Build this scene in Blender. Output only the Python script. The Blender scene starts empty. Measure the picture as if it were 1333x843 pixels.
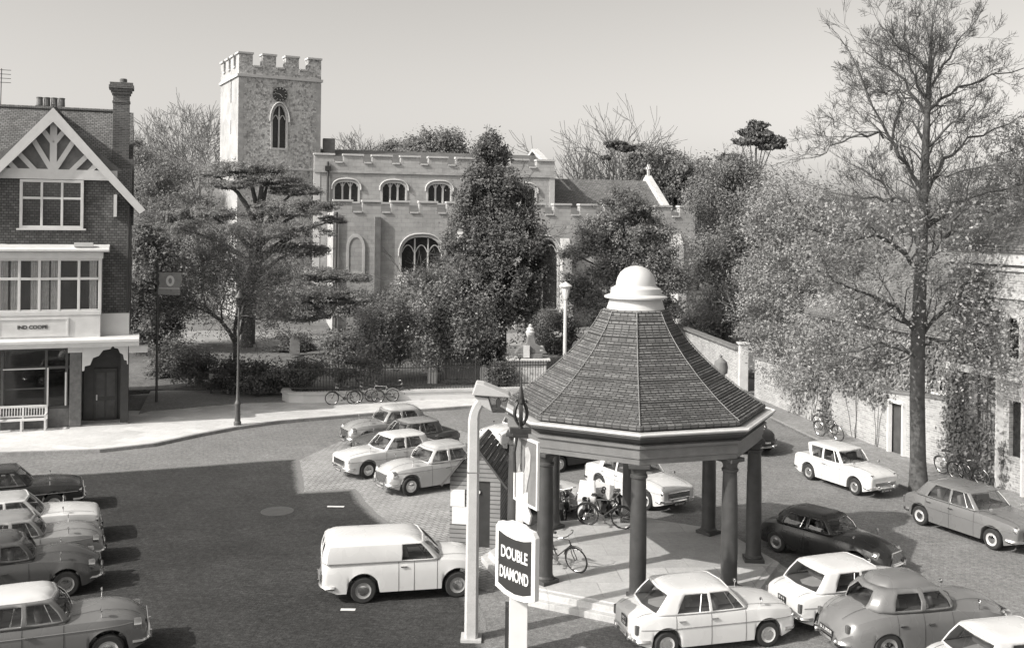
import bpy, math, random
import numpy as np
from mathutils import Vector, Matrix
from mathutils.geometry import tessellate_polygon
S = bpy.context.scene
COL = S.collection
R = math.radians
PI = math.pi
# ------------------------------------------------------------------ survey of the place (camera 8.5 m above the square)
F, HC, YH = 1313., 8.5, 290.
RO = R(.7); RC, RS = math.cos(RO), math.sin(RO)
def ray(px, py):
    dx, dy = px-666.5, py-YH
    return dx*RC+dy*RS, -dx*RS+dy*RC
def G(px, py, h=0.):
    a, b = ray(px, py); Y = (HC-h)*F/b
    return Vector((a*Y/F, Y, h))
def at(px, py, Y):
    a, b = ray(px, py)
    return Vector((a*Y/F, Y, HC-b*Y/F))
# ------------------------------------------------------------------ materials
MAT = {}
class NT:
    def __init__(s, m): s.t = m.node_tree; s.n = s.t.nodes; s.l = s.t.links
    def new(s, typ, **kw):
        n = s.n.new(typ)
        for k, v in kw.items(): setattr(n, k, v)
        return n
    def put(s, sock, val):
        if hasattr(val, 'is_output') or isinstance(val, bpy.types.NodeSocket): s.l.new(val, sock)
        else: sock.default_value = val
    def math(s, op, a, b=0.5, c=None):
        n = s.new('ShaderNodeMath', operation=op)
        s.put(n.inputs[0], a); s.put(n.inputs[1], b)
        if c is not None: s.put(n.inputs[2], c)
        return n.outputs[0]
    def vm(s, op, a, b=None):
        n = s.new('ShaderNodeVectorMath', operation=op)
        s.put(n.inputs[0], a)
        if b is not None: s.put(n.inputs[1], b)
        return n.outputs['Value'] if op in ('DOT_PRODUCT', 'LENGTH') else n.outputs['Vector']
    def noise(s, vec, scale, detail=3, rough=.6):
        n = s.new('ShaderNodeTexNoise'); s.put(n.inputs['Vector'], vec)
        n.inputs['Scale'].default_value = scale; n.inputs['Detail'].default_value = detail; n.inputs['Roughness'].default_value = rough
        return n.outputs['Fac']
    def ramp(s, fac, stops):
        n = s.new('ShaderNodeValToRGB'); s.put(n.inputs[0], fac)
        e = n.color_ramp.elements
        while len(e) < len(stops): e.new(.5)
        for i, (p, v) in enumerate(stops):
            e[i].position = p; e[i].color = (v, v, v, 1)
        return n.outputs[0]
    def mixc(s, fac, a, b, typ='MIX'):
        n = s.new('ShaderNodeMix', data_type='RGBA', blend_type=typ)
        s.put(n.inputs[0], fac)
        for k, v in ((6, a), (7, b)):
            s.put(n.inputs[k], (v, v, v, 1) if isinstance(v, (int, float)) else v)
        return n.outputs[2]
    def bump(s, h, strength=.3, dist=.02):
        n = s.new('ShaderNodeBump'); n.inputs['Strength'].default_value = strength; n.inputs['Distance'].default_value = dist
        s.put(n.inputs['Height'], h); return n.outputs[0]
def newmat(name):
    m = bpy.data.materials.new(name); m.use_nodes = True; MAT[name] = m
    t = NT(m); b = t.n['Principled BSDF']
    return m, t, b
def obco(t):
    return t.new('ShaderNodeTexCoord').outputs['Object']
def surf_uv(t):
    """(along the wall, up the wall) coordinates for any flat wall or roof slope"""
    g = t.new('ShaderNodeTexCoord')
    N, P = g.outputs['Normal'], g.outputs['Object']
    T = t.vm('NORMALIZE', t.vm('CROSS_PRODUCT', N, (0, 0, 1)))
    B = t.vm('CROSS_PRODUCT', T, N)
    c = t.new('ShaderNodeCombineXYZ')
    t.put(c.inputs[0], t.vm('DOT_PRODUCT', P, T)); t.put(c.inputs[1], t.vm('DOT_PRODUCT', P, B))
    return c.outputs[0], P
def m_plain(name, v, rough=.6, var=.15, scale=6, bump=.0, metal=0, spec=.5, fine=0):
    m, t, b = newmat(name)
    co = obco(t)
    n = t.noise(co, scale, 4)
    col = t.ramp(n, [(.3, v*(1-var)), (.7, min(1, v*(1+var)))])
    if fine:
        f = t.noise(co, scale*14, 2)
        col = t.mixc(1., col, t.ramp(f, [(.3, 1-fine), (.7, 1.)]), 'MULTIPLY')
    t.put(b.inputs['Base Color'], col)
    b.inputs['Roughness'].default_value = rough; b.inputs['Metallic'].default_value = metal
    b.inputs['Specular IOR Level'].default_value = spec
    if bump: t.put(b.inputs['Normal'], t.bump(t.noise(co, scale*6, 4), bump))
    return m
def m_brick(name, c1, c2, mortar, bw=.23, bh=.075, ms=.012, rough=.85, var=.25, scale=.7, bump=.4, offset=.5, dirt=.0):
    m, t, b = newmat(name)
    uv, P = surf_uv(t)
    n = t.new('ShaderNodeTexBrick'); t.put(n.inputs['Vector'], uv)
    n.offset = offset
    for k, v in (('Color1', c1), ('Color2', c2), ('Mortar', mortar)): n.inputs[k].default_value = (v, v, v, 1)
    for k, v in (('Scale', 1), ('Mortar Size', ms), ('Mortar Smooth', .2), ('Bias', 0), ('Brick Width', bw), ('Row Height', bh)): n.inputs[k].default_value = v
    ns = t.noise(P, scale, 5, .65)
    col = t.mixc(1., n.outputs['Color'], t.ramp(ns, [(.3, 1-var), (.7, 1+var*.3)]), 'MULTIPLY')
    if dirt:
        d = t.noise(P, 2.2, 6, .75)
        col = t.mixc(t.ramp(d, [(.5, 0.), (.68, dirt)]), col, .05)
    t.put(b.inputs['Base Color'], col)
    b.inputs['Roughness'].default_value = rough
    b.inputs['Specular IOR Level'].default_value = .25
    h = t.math('SUBTRACT', 1., n.outputs['Fac'])
    t.put(b.inputs['Normal'], t.bump(t.math('ADD', h, t.noise(P, 25, 3)), bump, .01))
    return m
def m_rubble(name, lo, hi, scale=3., rough=.9, bump=.5):
    m, t, b = newmat(name)
    co = obco(t)
    v = t.new('ShaderNodeTexVoronoi'); t.put(v.inputs['Vector'], co); v.inputs['Scale'].default_value = scale
    vc = t.new('ShaderNodeSeparateColor'); t.put(vc.inputs[0], v.outputs['Color'])
    n = t.noise(co, .6, 5, .7)
    col = t.ramp(vc.outputs[0], [(.0, lo), (.35, (lo+hi)/2), (1., hi)])
    col = t.mixc(1., col, t.ramp(n, [(.3, .75), (.7, 1.05)]), 'MULTIPLY')
    col = t.mixc(t.ramp(t.noise(co, 9, 4, .7), [(.55, 0), (.7, .6)]), col, lo*.6)
    t.put(b.inputs['Base Color'], col); b.inputs['Roughness'].default_value = rough
    b.inputs['Specular IOR Level'].default_value = .2
    t.put(b.inputs['Normal'], t.bump(t.math('ADD', v.outputs['Distance'], t.noise(co, 12, 3)), bump, .05))
    return m
def m_leaf(name, lo, hi, trans=.25):
    m, t, b = newmat(name)
    g = t.new('ShaderNodeNewGeometry')
    col = t.ramp(g.outputs['Random Per Island'], [(0., lo), (.6, (lo+hi)/2), (1., hi)])
    big = t.noise(obco(t), .9, 4, .65)
    col = t.mixc(1., col, t.ramp(big, [(.3, .6), (.7, 1.45)]), 'MULTIPLY')
    t.put(b.inputs['Base Color'], col); b.inputs['Roughness'].default_value = .55
    b.inputs['Specular IOR Level'].default_value = .12
    tr = t.new('ShaderNodeBsdfTranslucent'); t.put(tr.inputs[0], col)
    mx = t.new('ShaderNodeMixShader'); mx.inputs[0].default_value = trans
    t.l.new(b.outputs[0], mx.inputs[1]); t.l.new(tr.outputs[0], mx.inputs[2])
    t.l.new(mx.outputs[0], t.n['Material Output'].inputs[0])
    return m
def m_glass(name, tint=.35, ior=1.5, rough=.03, base=.02):
    m, t, b = newmat(name)
    tr = t.new('ShaderNodeBsdfTransparent'); tr.inputs[0].default_value = (tint, tint, tint, 1)
    gl = t.new('ShaderNodeBsdfGlossy'); gl.inputs[0].default_value = (.9, .9, .9, 1); gl.inputs[1].default_value = rough
    g = t.new('ShaderNodeNewGeometry')
    c = t.math('ABSOLUTE', t.vm('DOT_PRODUCT', g.outputs['Normal'], g.outputs['Incoming']))
    f = t.math('MULTIPLY_ADD', t.math('POWER', t.math('SUBTRACT', 1., c), 5.), .92, .06)
    mx = t.new('ShaderNodeMixShader')
    t.l.new(f, mx.inputs[0]); t.l.new(tr.outputs[0], mx.inputs[1]); t.l.new(gl.outputs[0], mx.inputs[2])
    t.l.new(mx.outputs[0], t.n['Material Output'].inputs[0])
    return m
def m_paint(name, v, rough=.22, dust=.12):
    m, t, b = newmat(name)
    co = obco(t)
    n = t.noise(co, 1.6, 3, .55)
    t.put(b.inputs['Base Color'], t.ramp(n, [(.25, v*(1-dust)), (.8, min(.85, v+(.008 if v < .3 else 0)))]))
    t.put(b.inputs['Roughness'], t.ramp(t.noise(co, 1.3, 2), [(.3, rough), (.8, rough+.15)]))
    b.inputs['Coat Weight'].default_value = .4; b.inputs['Coat Roughness'].default_value = .22
    return m
def m_ground(name, v, patch=.2, fine=.35, setts=None, rough=.9, spots=.0, edge=None):
    m, t, b = newmat(name)
    co = obco(t)
    n1 = t.noise(co, .16, 6, .65); n2 = t.noise(co, 30, 3, .7); n3 = t.noise(co, 1.1, 5, .7)
    col = t.ramp(n1, [(.3, v*(1-patch)), (.7, v*(1+patch))])
    col = t.mixc(1., col, t.ramp(n3, [(.3, 1-patch*.9), (.7, 1.08)]), 'MULTIPLY')
    col = t.mixc(1., col, t.ramp(n2, [(.3, 1-fine), (.7, 1+fine*.4)]), 'MULTIPLY')
    n4 = t.noise(co, 7, 4, .75)
    col = t.mixc(1., col, t.ramp(n4, [(.35, 1-fine*.7), (.65, 1+fine*.35)]), 'MULTIPLY')
    h = n2
    if setts:
        ang, bw, bh, dark, mixv = setts
        mp = t.new('ShaderNodeMapping'); t.put(mp.inputs[0], co); mp.inputs['Rotation'].default_value = (0, 0, R(ang))
        br = t.new('ShaderNodeTexBrick'); t.put(br.inputs['Vector'], mp.outputs[0])
        for k, q in (('Color1', .8), ('Color2', 1.1), ('Mortar', dark)): br.inputs[k].default_value = (q, q, q, 1)
        for k, q in (('Scale', 1), ('Mortar Size', .018), ('Mortar Smooth', .4), ('Bias', 0), ('Brick Width', bw), ('Row Height', bh)): br.inputs[k].default_value = q
        full = t.mixc(1., col, br.outputs['Color'], 'MULTIPLY')
        pm = t.ramp(t.noise(co, .25, 4, .6), [(.38, mixv*.35), (.6, mixv)])
        col = t.mixc(pm, col, full)
        h = t.math('ADD', t.math('MULTIPLY', br.outputs['Fac'], -1.), n2)
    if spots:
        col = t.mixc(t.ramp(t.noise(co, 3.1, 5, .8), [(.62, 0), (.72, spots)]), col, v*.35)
    if edge:      # margin where the dark tone breaks up into the paler ground tone
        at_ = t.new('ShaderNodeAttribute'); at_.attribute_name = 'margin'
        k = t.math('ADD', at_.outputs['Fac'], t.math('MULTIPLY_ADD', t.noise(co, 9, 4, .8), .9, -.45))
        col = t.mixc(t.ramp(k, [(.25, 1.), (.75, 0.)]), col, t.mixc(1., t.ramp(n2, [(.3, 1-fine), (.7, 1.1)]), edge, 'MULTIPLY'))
    t.put(b.inputs['Base Color'], col); b.inputs['Roughness'].default_value = rough
    b.inputs['Specular IOR Level'].default_value = .25
    t.put(b.inputs['Normal'], t.bump(h, .35, .012))
    return m
# ------------------------------------------------------------------ mesh builder
class MB:
    def __init__(s): s.v = []; s.f = []; s.m = []; s.ax = None
    def xf(s, M):
        s.ax = M; return s
    def add(s, vs, fs, m=0):
        o = len(s.v)
        if s.ax is not None: vs = [s.ax @ Vector(p) for p in vs]
        s.v += [tuple(p) for p in vs]
        s.f += [tuple(i+o for i in f) for f in fs]
        s.m += [m]*len(fs)
        return s
    def poly(s, pts, m=0): return s.add(pts, [tuple(range(len(pts)))], m)
    def box(s, c, d, m=0, M=None, taper=1.):
        x, y, z = d[0]/2, d[1]/2, d[2]/2
        vs = [Vector((sx*x*(taper if sz > 0 else 1), sy*y*(taper if sz > 0 else 1), sz*z)) for sz in (-1, 1) for sx, sy in ((-1, -1), (1, -1), (1, 1), (-1, 1))]
        c = Vector(c)
        vs = [(M @ p if M is not None else p)+c for p in vs]
        return s.add(vs, [(3, 2, 1, 0), (4, 5, 6, 7), (0, 1, 5, 4), (1, 2, 6, 5), (2, 3, 7, 6), (3, 0, 4, 7)], m)
    def span(s, x0, x1, y0, y1, z0, z1, m=0):
        return s.box(((x0+x1)/2, (y0+y1)/2, (z0+z1)/2), (abs(x1-x0), abs(y1-y0), abs(z1-z0)), m)
    def bar(s, a, b, w, h, m=0, up=(0, 0, 1)):
        a, b = Vector(a), Vector(b); d = b-a; L = d.length
        if L < 1e-6: return s
        x = d/L; u = Vector(up)
        if abs(x.dot(u)) > .98: u = Vector((1, 0, 0))
        y = u.cross(x).normalized(); z = x.cross(y)
        M = Matrix((x, y, z)).transposed()
        return s.box((a+b)/2, (L, w, h), m, M)
    def tube(s, path, rad, n=8, m=0, cap=True, closed=False):
        P = [Vector(p) for p in path]; k = len(P)
        rad = [rad]*k if isinstance(rad, (int, float)) else list(rad)
        rings = []; up = None
        for i, p in enumerate(P):
            if closed: d = P[(i+1) % k]-P[i-1]
            else: d = P[min(i+1, k-1)]-P[max(i-1, 0)]
            d = d.normalized() if d.length > 1e-9 else Vector((0, 0, 1))
            if up is None:
                up = Vector((0, 0, 1)) if abs(d.z) < .9 else Vector((1, 0, 0))
            x = up.cross(d)
            if x.length < 1e-4: x = Vector((1, 0, 0)).cross(d)
            x.normalize(); y = d.cross(x); up = y
            rings.append([p+(x*math.cos(2*PI*j/n)+y*math.sin(2*PI*j/n))*rad[i] for j in range(n)])
        vs = [q for r in rings for q in r]; fs = []
        for i in range(k if closed else k-1):
            a, b = i*n, ((i+1) % k)*n
            for j in range(n): fs.append((a+j, a+(j+1) % n, b+(j+1) % n, b+j))
        if cap and not closed:
            fs.append(tuple(range(n))[::-1]); fs.append(tuple(range((k-1)*n, k*n)))
        return s.add(vs, fs, m)
    def lathe(s, prof, n=24, c=(0, 0, 0), m=0, axis='z', phase=0., caps=True):
        vs = []
        for r, h in prof:
            for j in range(n):
                a = 2*PI*j/n+phase
                x, y = r*math.cos(a), r*math.sin(a)
                p = {'z': (x, y, h), 'y': (x, h, y), 'x': (h, x, y)}[axis]
                vs.append(Vector(p)+Vector(c))
        fs = []
        for i in range(len(prof)-1):
            for j in range(n):
                q = (i*n+j, i*n+(j+1) % n, (i+1)*n+(j+1) % n, (i+1)*n+j)
                fs.append(q if axis != 'y' else q[::-1])
        if caps:
            a = tuple(range(n))[::-1]; b = tuple(range((len(prof)-1)*n, len(prof)*n))
            fs += [a, b] if axis != 'y' else [a[::-1], b[::-1]]
        return s.add(vs, fs, m)
    def prism(s, poly, o, ux, uy, depth, m=0, holes=()):
        """flat outline (with holes) in the plane o + x*ux + y*uy, thickened by depth along ux x uy (centred behind)"""
        o, ux, uy = Vector(o), Vector(ux), Vector(uy); nz = ux.cross(uy).normalized()
        loops = [poly]+list(holes)
        flat = [Vector((p[0], p[1], 0)) for l in loops for p in l]
        tris = tessellate_polygon([[Vector((p[0], p[1], 0)) for p in l] for l in loops])
        w = lambda p, d: o+ux*p[0]+uy*p[1]-nz*d
        n = len(flat)
        vs = [w(p, 0) for p in flat]+[w(p, depth) for p in flat]
        fs = []
        for t in tris:
            a, b, c = (flat[i] for i in t)
            cr = (b-a).cross(c-a).z
            t = tuple(t) if cr > 0 else tuple(t)[::-1]
            fs.append(t); fs.append(tuple(i+n for i in t[::-1]))
        k = 0
        for li, l in enumerate(loops):
            ar = sum(l[i][0]*l[(i+1) % len(l)][1]-l[(i+1) % len(l)][0]*l[i][1] for i in range(len(l)))
            for i in range(len(l)):
                a, b = k+i, k+(i+1) % len(l)
                q = (a, a+n, b+n, b)
                if (ar < 0) != (li > 0): q = q[::-1]
                fs.append(q)
            k += len(l)
        return s.add(vs, fs, m)
    def grid(s, rows, m=0, cu=False):
        """rows of points; joins neighbouring rows; cu = rows are closed loops"""
        n = len(rows[0]); vs = [p for r in rows for p in r]; fs = []
        for i in range(len(rows)-1):
            for j in range(n if cu else n-1):
                fs.append((i*n+j, i*n+(j+1) % n, (i+1)*n+(j+1) % n, (i+1)*n+j))
        return s.add(vs, fs, m)
    def build(s, name, mats, parent=None, local=False, smooth=None, bevel=0., seg=2):
        if not isinstance(mats, (list, tuple)): mats = [mats]
        off = Vector((0, 0, 0))
        if parent is not None and not local:
            p = parent
            while p is not None: off += p.location; p = p.parent
        me = bpy.data.meshes.new(name)
        me.from_pydata([tuple(Vector(p)-off) for p in s.v] if off.length else s.v, [], s.f)
        for mm in mats: me.materials.append(MAT[mm])
        me.polygons.foreach_set('material_index', s.m)
        if smooth is not None:
            me.polygons.foreach_set('use_smooth', [True]*len(s.f))
            me.set_sharp_from_angle(angle=R(smooth))
        me.validate(); me.update()
        o = bpy.data.objects.new(name, me); COL.objects.link(o)
        if parent is not None: o.parent = parent
        if bevel:
            b = o.modifiers.new('edge', 'BEVEL'); b.width = bevel; b.segments = seg; b.limit_method = 'ANGLE'; b.angle_limit = R(40)
        return o
def npmesh(name, V, Fq, mat, parent=None, smooth=False):
    """fast mesh from numpy arrays, faces all quads (n,4)"""
    me = bpy.data.meshes.new(name)
    nv, nf = len(V), len(Fq)
    me.vertices.add(nv); me.vertices.foreach_set('co', V.astype(np.float32).ravel())
    me.loops.add(nf*4); me.loops.foreach_set('vertex_index', Fq.astype(np.int32).ravel())
    me.polygons.add(nf); me.polygons.foreach_set('loop_start', np.arange(0, nf*4, 4, dtype=np.int32))
    if smooth: me.polygons.foreach_set('use_smooth', np.ones(nf, bool))
    me.materials.append(MAT[mat]); me.update(calc_edges=True)
    o = bpy.data.objects.new(name, me); COL.objects.link(o)
    if parent is not None: o.parent = parent
    return o
def thing(name, label, cat, loc=(0, 0, 0), rz=0., group=None):
    o = bpy.data.objects.new(name, None); COL.objects.link(o)
    o.empty_display_size = .2
    o.location = loc; o.rotation_euler = (0, 0, rz)
    return tag(o, label, cat, group)
def tag(o, label, cat, group=None):
    o['label'] = label; o['category'] = cat
    if group: o['group'] = group
    return o
def struct(o, kind='structure'):
    o['kind'] = kind; return o
def dup(root, loc, rz, label, group=None):
    def cp(o, par):
        c = o.copy(); COL.objects.link(c)
        if par is not None: c.parent = par
        for k in o.children: cp(k, c)
        return c
    r = cp(root, None); r.location = loc; r.rotation_euler = (0, 0, rz); r['label'] = label
    if group: r['group'] = group
    return r
def letters(body, size, M, mat, name, parent, depth=.01, squeeze=1.):
    """raised lettering: mesh outline of the words, lying in the x-y plane of M"""
    c = bpy.data.curves.new('lettering', 'FONT'); c.body = body; c.size = size; c.extrude = depth; c.align_x = 'CENTER'; c.align_y = 'CENTER'
    c.offset = size*.022
    o = bpy.data.objects.new('lettering', c); COL.objects.link(o)
    bpy.context.view_layer.update()
    me = bpy.data.meshes.new_from_object(o.evaluated_get(bpy.context.evaluated_depsgraph_get()))
    bpy.data.objects.remove(o); bpy.data.curves.remove(c)
    me.transform(M @ Matrix.Diagonal((squeeze, 1, 1, 1)))
    me.materials.clear(); me.materials.append(MAT[mat])
    r = bpy.data.objects.new(name, me); COL.objects.link(r); r.parent = parent
    return r
def rz2(v, a):
    c, s = math.cos(a), math.sin(a)
    return Vector((v[0]*c-v[1]*s, v[0]*s+v[1]*c, v[2] if len(v) > 2 else 0))
# ------------------------------------------------------------------ palette (grey print)
m_ground('tarmac', .245, .16, .45, setts=(24, .2, .115, .62, .6), spots=.25)
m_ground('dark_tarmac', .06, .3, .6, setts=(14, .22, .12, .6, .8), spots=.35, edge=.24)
m_ground('setts', .35, .14, .3, setts=(-38, .24, .14, .4, 1.), spots=.15)
m_ground('road_tarmac', .28, .2, .45, spots=.2)
m_ground('paving', .56, .06, .12, setts=(20, .9, .6, .8, 1.), spots=.06)
m_ground('path_tarmac', .3, .15, .35)
m_ground('lawn', .2, .35, .5)
m_ground('kerb', .3, .12, .25)
m_ground('floor_stone', .44, .1, .15, setts=(-4.8, 1.2, .9, .78, 1.), spots=.12)
m_ground('dust_path', .33, .25, .35)
m_plain('white_wood', .6, .45, .07, 2.5, bump=.05)
m_plain('cream_wood', .6, .5, .1, 2.5)
m_plain('white_plaster', .55, .7, .1, 1.2, bump=.08)
m_plain('dome_white', .5, .55, .05, 1.5)
m_plain('black_wood', .035, .45, .2, 4)
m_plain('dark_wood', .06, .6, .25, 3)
m_plain('post_stone', .13, .75, .25, 5, bump=.2)
m_plain('cover_iron', .055, .6, .2, 6)
m_plain('ring_paint', .85, .5, .04, 3)
m_plain('sign_pale', .36, .5, .15, 9)
m_plain('pale_timber', .15, .6, .15, 3, bump=.1)
m_plain('hip_mortar', .19, .85, .25, 5)
m_plain('gutter_lead', .34, .7, .15, 3)
m_plain('column_wood', .05, .5, .22, 4, bump=.1)
m_plain('concrete', .44, .85, .08, 4, bump=.12, fine=.15)
m_plain('iron', .03, .4, .2, 8)
m_plain('grey_iron', .08, .5, .15, 5)
m_plain('white_iron', .58, .45, .06, 4)
m_plain('chrome', .75, .12, .05, 3, metal=1)
m_plain('rubber', .025, .85, .2, 9)
m_plain('shelf', .12, .8, .2, 4)
m_plain('inside', .03, .8, .2, 4)
m_plain('seat_hide', .16, .6, .2, 6)
m_plain('curtain', .62, .9, .15, 7)
m_plain('lead', .1, .6, .2, 1.2)
m_plain('bright_glass', .6, .15, .05, 3)
m_plain('sign_white', .66, .4, .04, 3)
m_plain('sign_dark', .035, .35, .1, 3)
m_plain('sign_grey', .34, .5, .25, 9)
m_plain('tomb_stone', .5, .8, .14, 2.2, bump=.2)
m_plain('dark_stone', .15, .85, .25, 2.5, bump=.2)
m_plain('dressed_stone', .46, .8, .12, 1.5, bump=.15)
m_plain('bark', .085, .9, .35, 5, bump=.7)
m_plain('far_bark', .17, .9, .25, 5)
m_plain('lamp_dark', .1, .3, .1, 5)
m_brick('tile_hung', .10, .175, .045, .17, .105, .011, var=.3, scale=.9)
m_brick('plain_tile', .13, .21, .05, .17, .11, .012, var=.3, scale=.7)
m_brick('red_brick', .08, .15, .2, .23, .075, .012, var=.25)
m_brick('pale_brick', .25, .40, .44, .23, .08, .012, var=.25, scale=.6, dirt=.2, bump=.5)
m_brick('house_brick', .14, .26, .32, .23, .08, .012, var=.3, scale=.6, dirt=.3)
m_brick('pav_tile', .10, .19, .05, .19, .1, .016, var=.22, scale=.8, bump=.3)
m_brick('church_tile', .12, .2, .06, .22, .16, .014, var=.2, scale=.5)
m_brick('ashlar', .36, .43, .3, .6, .3, .012, var=.18, scale=.5, dirt=.25)
m_brick('weatherboard', .23, .28, .08, 6., .115, .012, var=.25, scale=1.5)
m_rubble('flint', .25, .6, 6.5)
m_plain('quoin_stone', .36, .85, .25, 1.6, bump=.2)
m_rubble('tower_render', .36, .44, 1.2, bump=.15)
m_glass('car_glass', .7)
m_glass('pane_glass', .88)
m_glass('lamp_glass', .5, rough=.15)
m_plain('window_dark', .02, .08, .3, 3)
m_plain('leaded', .03, .25, .4, 6)
m_leaf('leaf_dark', .11, .22, .35)
m_leaf('leaf_mid', .17, .34, .4)
m_leaf('leaf_light', .23, .42, .4)
m_leaf('leaf_cedar', .17, .34, .4)
m_leaf('leaf_far', .17, .30, .4)
m_leaf('ivy_leaf', .12, .26)
m_plain('flower_pot', .3, .8, .1, 4)
# ------------------------------------------------------------------ vehicles
VS = .92      # the surveyed camera height sets the unit of the whole place; vehicles follow it
for nm, v in (('white', .6), ('offwhite', .5), ('palegrey', .42), ('midgrey', .24), ('grey', .15), ('darkgrey', .075), ('black', .018)):
    m_paint('paint_'+nm, v)
def interp(x, pts, smooth=True):
    xs = [p[0] for p in pts]; ys = [p[1] for p in pts]
    if x <= xs[0]: return ys[0]
    if x >= xs[-1]: return ys[-1]
    for i in range(len(xs)-1):
        if xs[i] <= x <= xs[i+1]:
            t = (x-xs[i])/(xs[i+1]-xs[i]+1e-9)
            if not smooth: return ys[i]+(ys[i+1]-ys[i])*t
            d = lambda k: (ys[min(k+1, len(ys)-1)]-ys[max(k-1, 0)])/(xs[min(k+1, len(xs)-1)]-xs[max(k-1, 0)]+1e-9)
            h = xs[i+1]-xs[i]; t2, t3 = t*t, t*t*t
            return (2*t3-3*t2+1)*ys[i]+(t3-2*t2+t)*h*d(i)+(-2*t3+3*t2)*ys[i+1]+(t3-t2)*h*d(i+1)
def wheel_parts(root, x, y, r, w, hub='chrome', steer=0., white=False):
    sg = 1 if y > 0 else -1
    b = MB().xf(Matrix.Translation((x, y, r)) @ Matrix.Rotation(steer, 4, 'Z'))
    b.lathe([(r*.62, -w/2), (r*.9, -w/2), (r*.98, -w*.36), (r, -w*.2), (r, w*.2), (r*.98, w*.36), (r*.9, w/2), (r*.62, w/2)], 28, axis='y', caps=False)
    o = b.build('wheel', 'rubber', root, True, 35)
    q = MB().xf(Matrix.Translation((x, y, r)) @ Matrix.Rotation(steer, 4, 'Z'))
    a = sg*w/2
    q.lathe([(r*.64, -a*.9), (r*.64, a*.98), (r*.60, a*.86), (r*.42, a*.6), (r*.40, a*.66)], 24, axis='y', caps=False, m=0)
    q.lathe([(r*.41, a*.62), (r*.38, a*.9), (r*.2, a*1.06), (.005, a*1.1)], 24, axis='y', caps=False, m=1)
    q.build('rim', [('paint_offwhite' if white else 'paint_midgrey'), hub], o, True, 35)
    return o
def car(name, label, group, loc, yaw, sp, paint, roof=None, scale=VS, steer=0., cat='car'):
    root = thing(name, label, cat, loc, yaw, group)
    root.scale = (scale,)*3
    L, W = sp['L'], sp['W']
    hl = L/2
    wb_, wr_, zf = sp['wb'], sp['wr'], sp.get('zb', .2)
    xf, xr = sp['xf'], sp['xf']-wb_            # axle positions
    ra = sp.get('arch', wr_*1.2)
    T, Wd, Cr = sp['top'], sp['width'], sp.get('crown', [(0, .03)])
    sho = sp.get('shoulder', .07)
    # body: sections along the length
    xs = set(np.linspace(-hl, hl, 61).round(3))
    for xa in (xf, xr):
        for d in np.linspace(-ra, ra, 15): xs.add(round(xa+d, 3))
    for k in (.01, .03, .06, .1): xs.add(round(hl-k, 3)); xs.add(round(-hl+k, 3))
    xs = sorted(x for x in xs if -hl <= x <= hl)
    rows = []; secs = {}
    for x in xs:
        e = min(x+hl, hl-x)
        er = sp.get('endr', .10)
        q = 1. if e > er else math.sqrt(max(0., 1-(1-e/er)**2))
        w = interp(x, Wd)*(.90+.10*q); zt = interp(x, T)
        cr = interp(x, Cr)
        zb = zf+interp(x, [(-hl, .12), (-hl+.35, 0), (hl-.35, 0), (hl, .12)], False)
        zt_ = zt-(1-q)*.05
        z0 = zb
        for xa in (xf, xr):
            cover = sp.get('spat', 0) if xa == xr else 0
            if abs(x-xa) < ra:
                zz = wr_+math.sqrt(ra*ra-(x-xa)**2)-cover
                z0 = max(z0, zz)
        z0 = min(z0, zt_-.12)
        tum = sp.get('tumble', .02)
        H = zt_-zb
        prof = [(0, z0), (w*.9, z0), (w*.985, z0+.012), (w, max(z0+.03, zb+H*.35)), (w-tum*.3, max(z0+.05, zb+H*.6)), (w-tum, max(z0+.08, zt_-sho)), (w-tum-sho*.28, zt_-sho*.28), (w-tum-sho, zt_), ((w-tum-sho)*.7, zt_+cr*.45), ((w-tum-sho)*.35, zt_+cr*.9), (0, zt_+cr)]
        side = [(x, p[0], p[1]) for p in prof]
        secs[x] = side
        rows.append(side+[(a, -b_, c) for a, b_, c in side[-2:0:-1]])
    b = MB().grid(rows, 0, True)
    n = len(rows[0])
    b.poly([rows[0][i] for i in range(n)]); b.poly([rows[-1][i] for i in range(n)][::-1])
    body = b.build('body', [paint], root, True, 38)
    bpy_normals_out(body)
    # greenhouse
    zb_, zr_ = sp['belt'], sp['H']-sp.get('dome', .07)
    wB, wR = sp['wB'], sp['wR']
    cab = sp['cab']        # half loop: list of (x_belt, y_belt frac, x_roof, y_roof frac, opening?) from windscreen centre to back centre
    pts = []; kinds = []
    sub = 4
    for i in range(len(cab)-1):
        a, c = cab[i], cab[i+1]
        for k in range(sub):
            t = k/sub
            pts.append([(a[j]*(1-t)+c[j]*t) for j in range(4)]); kinds.append(a[4])
    pts.append(list(cab[-1][:4]))
    m = len(pts)
    full = [(p[0], p[1]*wB, p[2], p[3]*wR) for p in pts]+[(p[0], -p[1]*wB, p[2], -p[3]*wR) for p in pts[-2:0:-1]]
    fk = kinds+kinds[::-1]
    # curve of screen and back light in plan is in the given points; levels up the glass
    lo, hi = sp.get('sill', .08), sp.get('head', .90)
    lev = [0., lo, (lo+hi)/2, hi, 1.]
    bul = sp.get('bulge', .015)
    sk = interp
    def lp(t, inset=0.):
        out = []
        for p in full:
            bx = math.sin(PI*t)*bul
            x = p[0]*(1-t)+p[2]*t; y = p[1]*(1-t)+p[3]*t
            z = zb_+(zr_-zb_)*t
            if 'beltline' in sp: z += interp(p[0], sp['beltline'])*(1-t)
            r = math.hypot(x-xm, y*1.0) or 1
            sx = (1 if x > xm else -1)
            k = 1+(bx-inset)/max(.3, abs(y)) if abs(y) > .3 else 1
            kx = 1+(bx-inset)/max(.3, abs(x-xm))
            out.append((xm+(x-xm)*kx, y*k, z))
        return out
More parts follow.
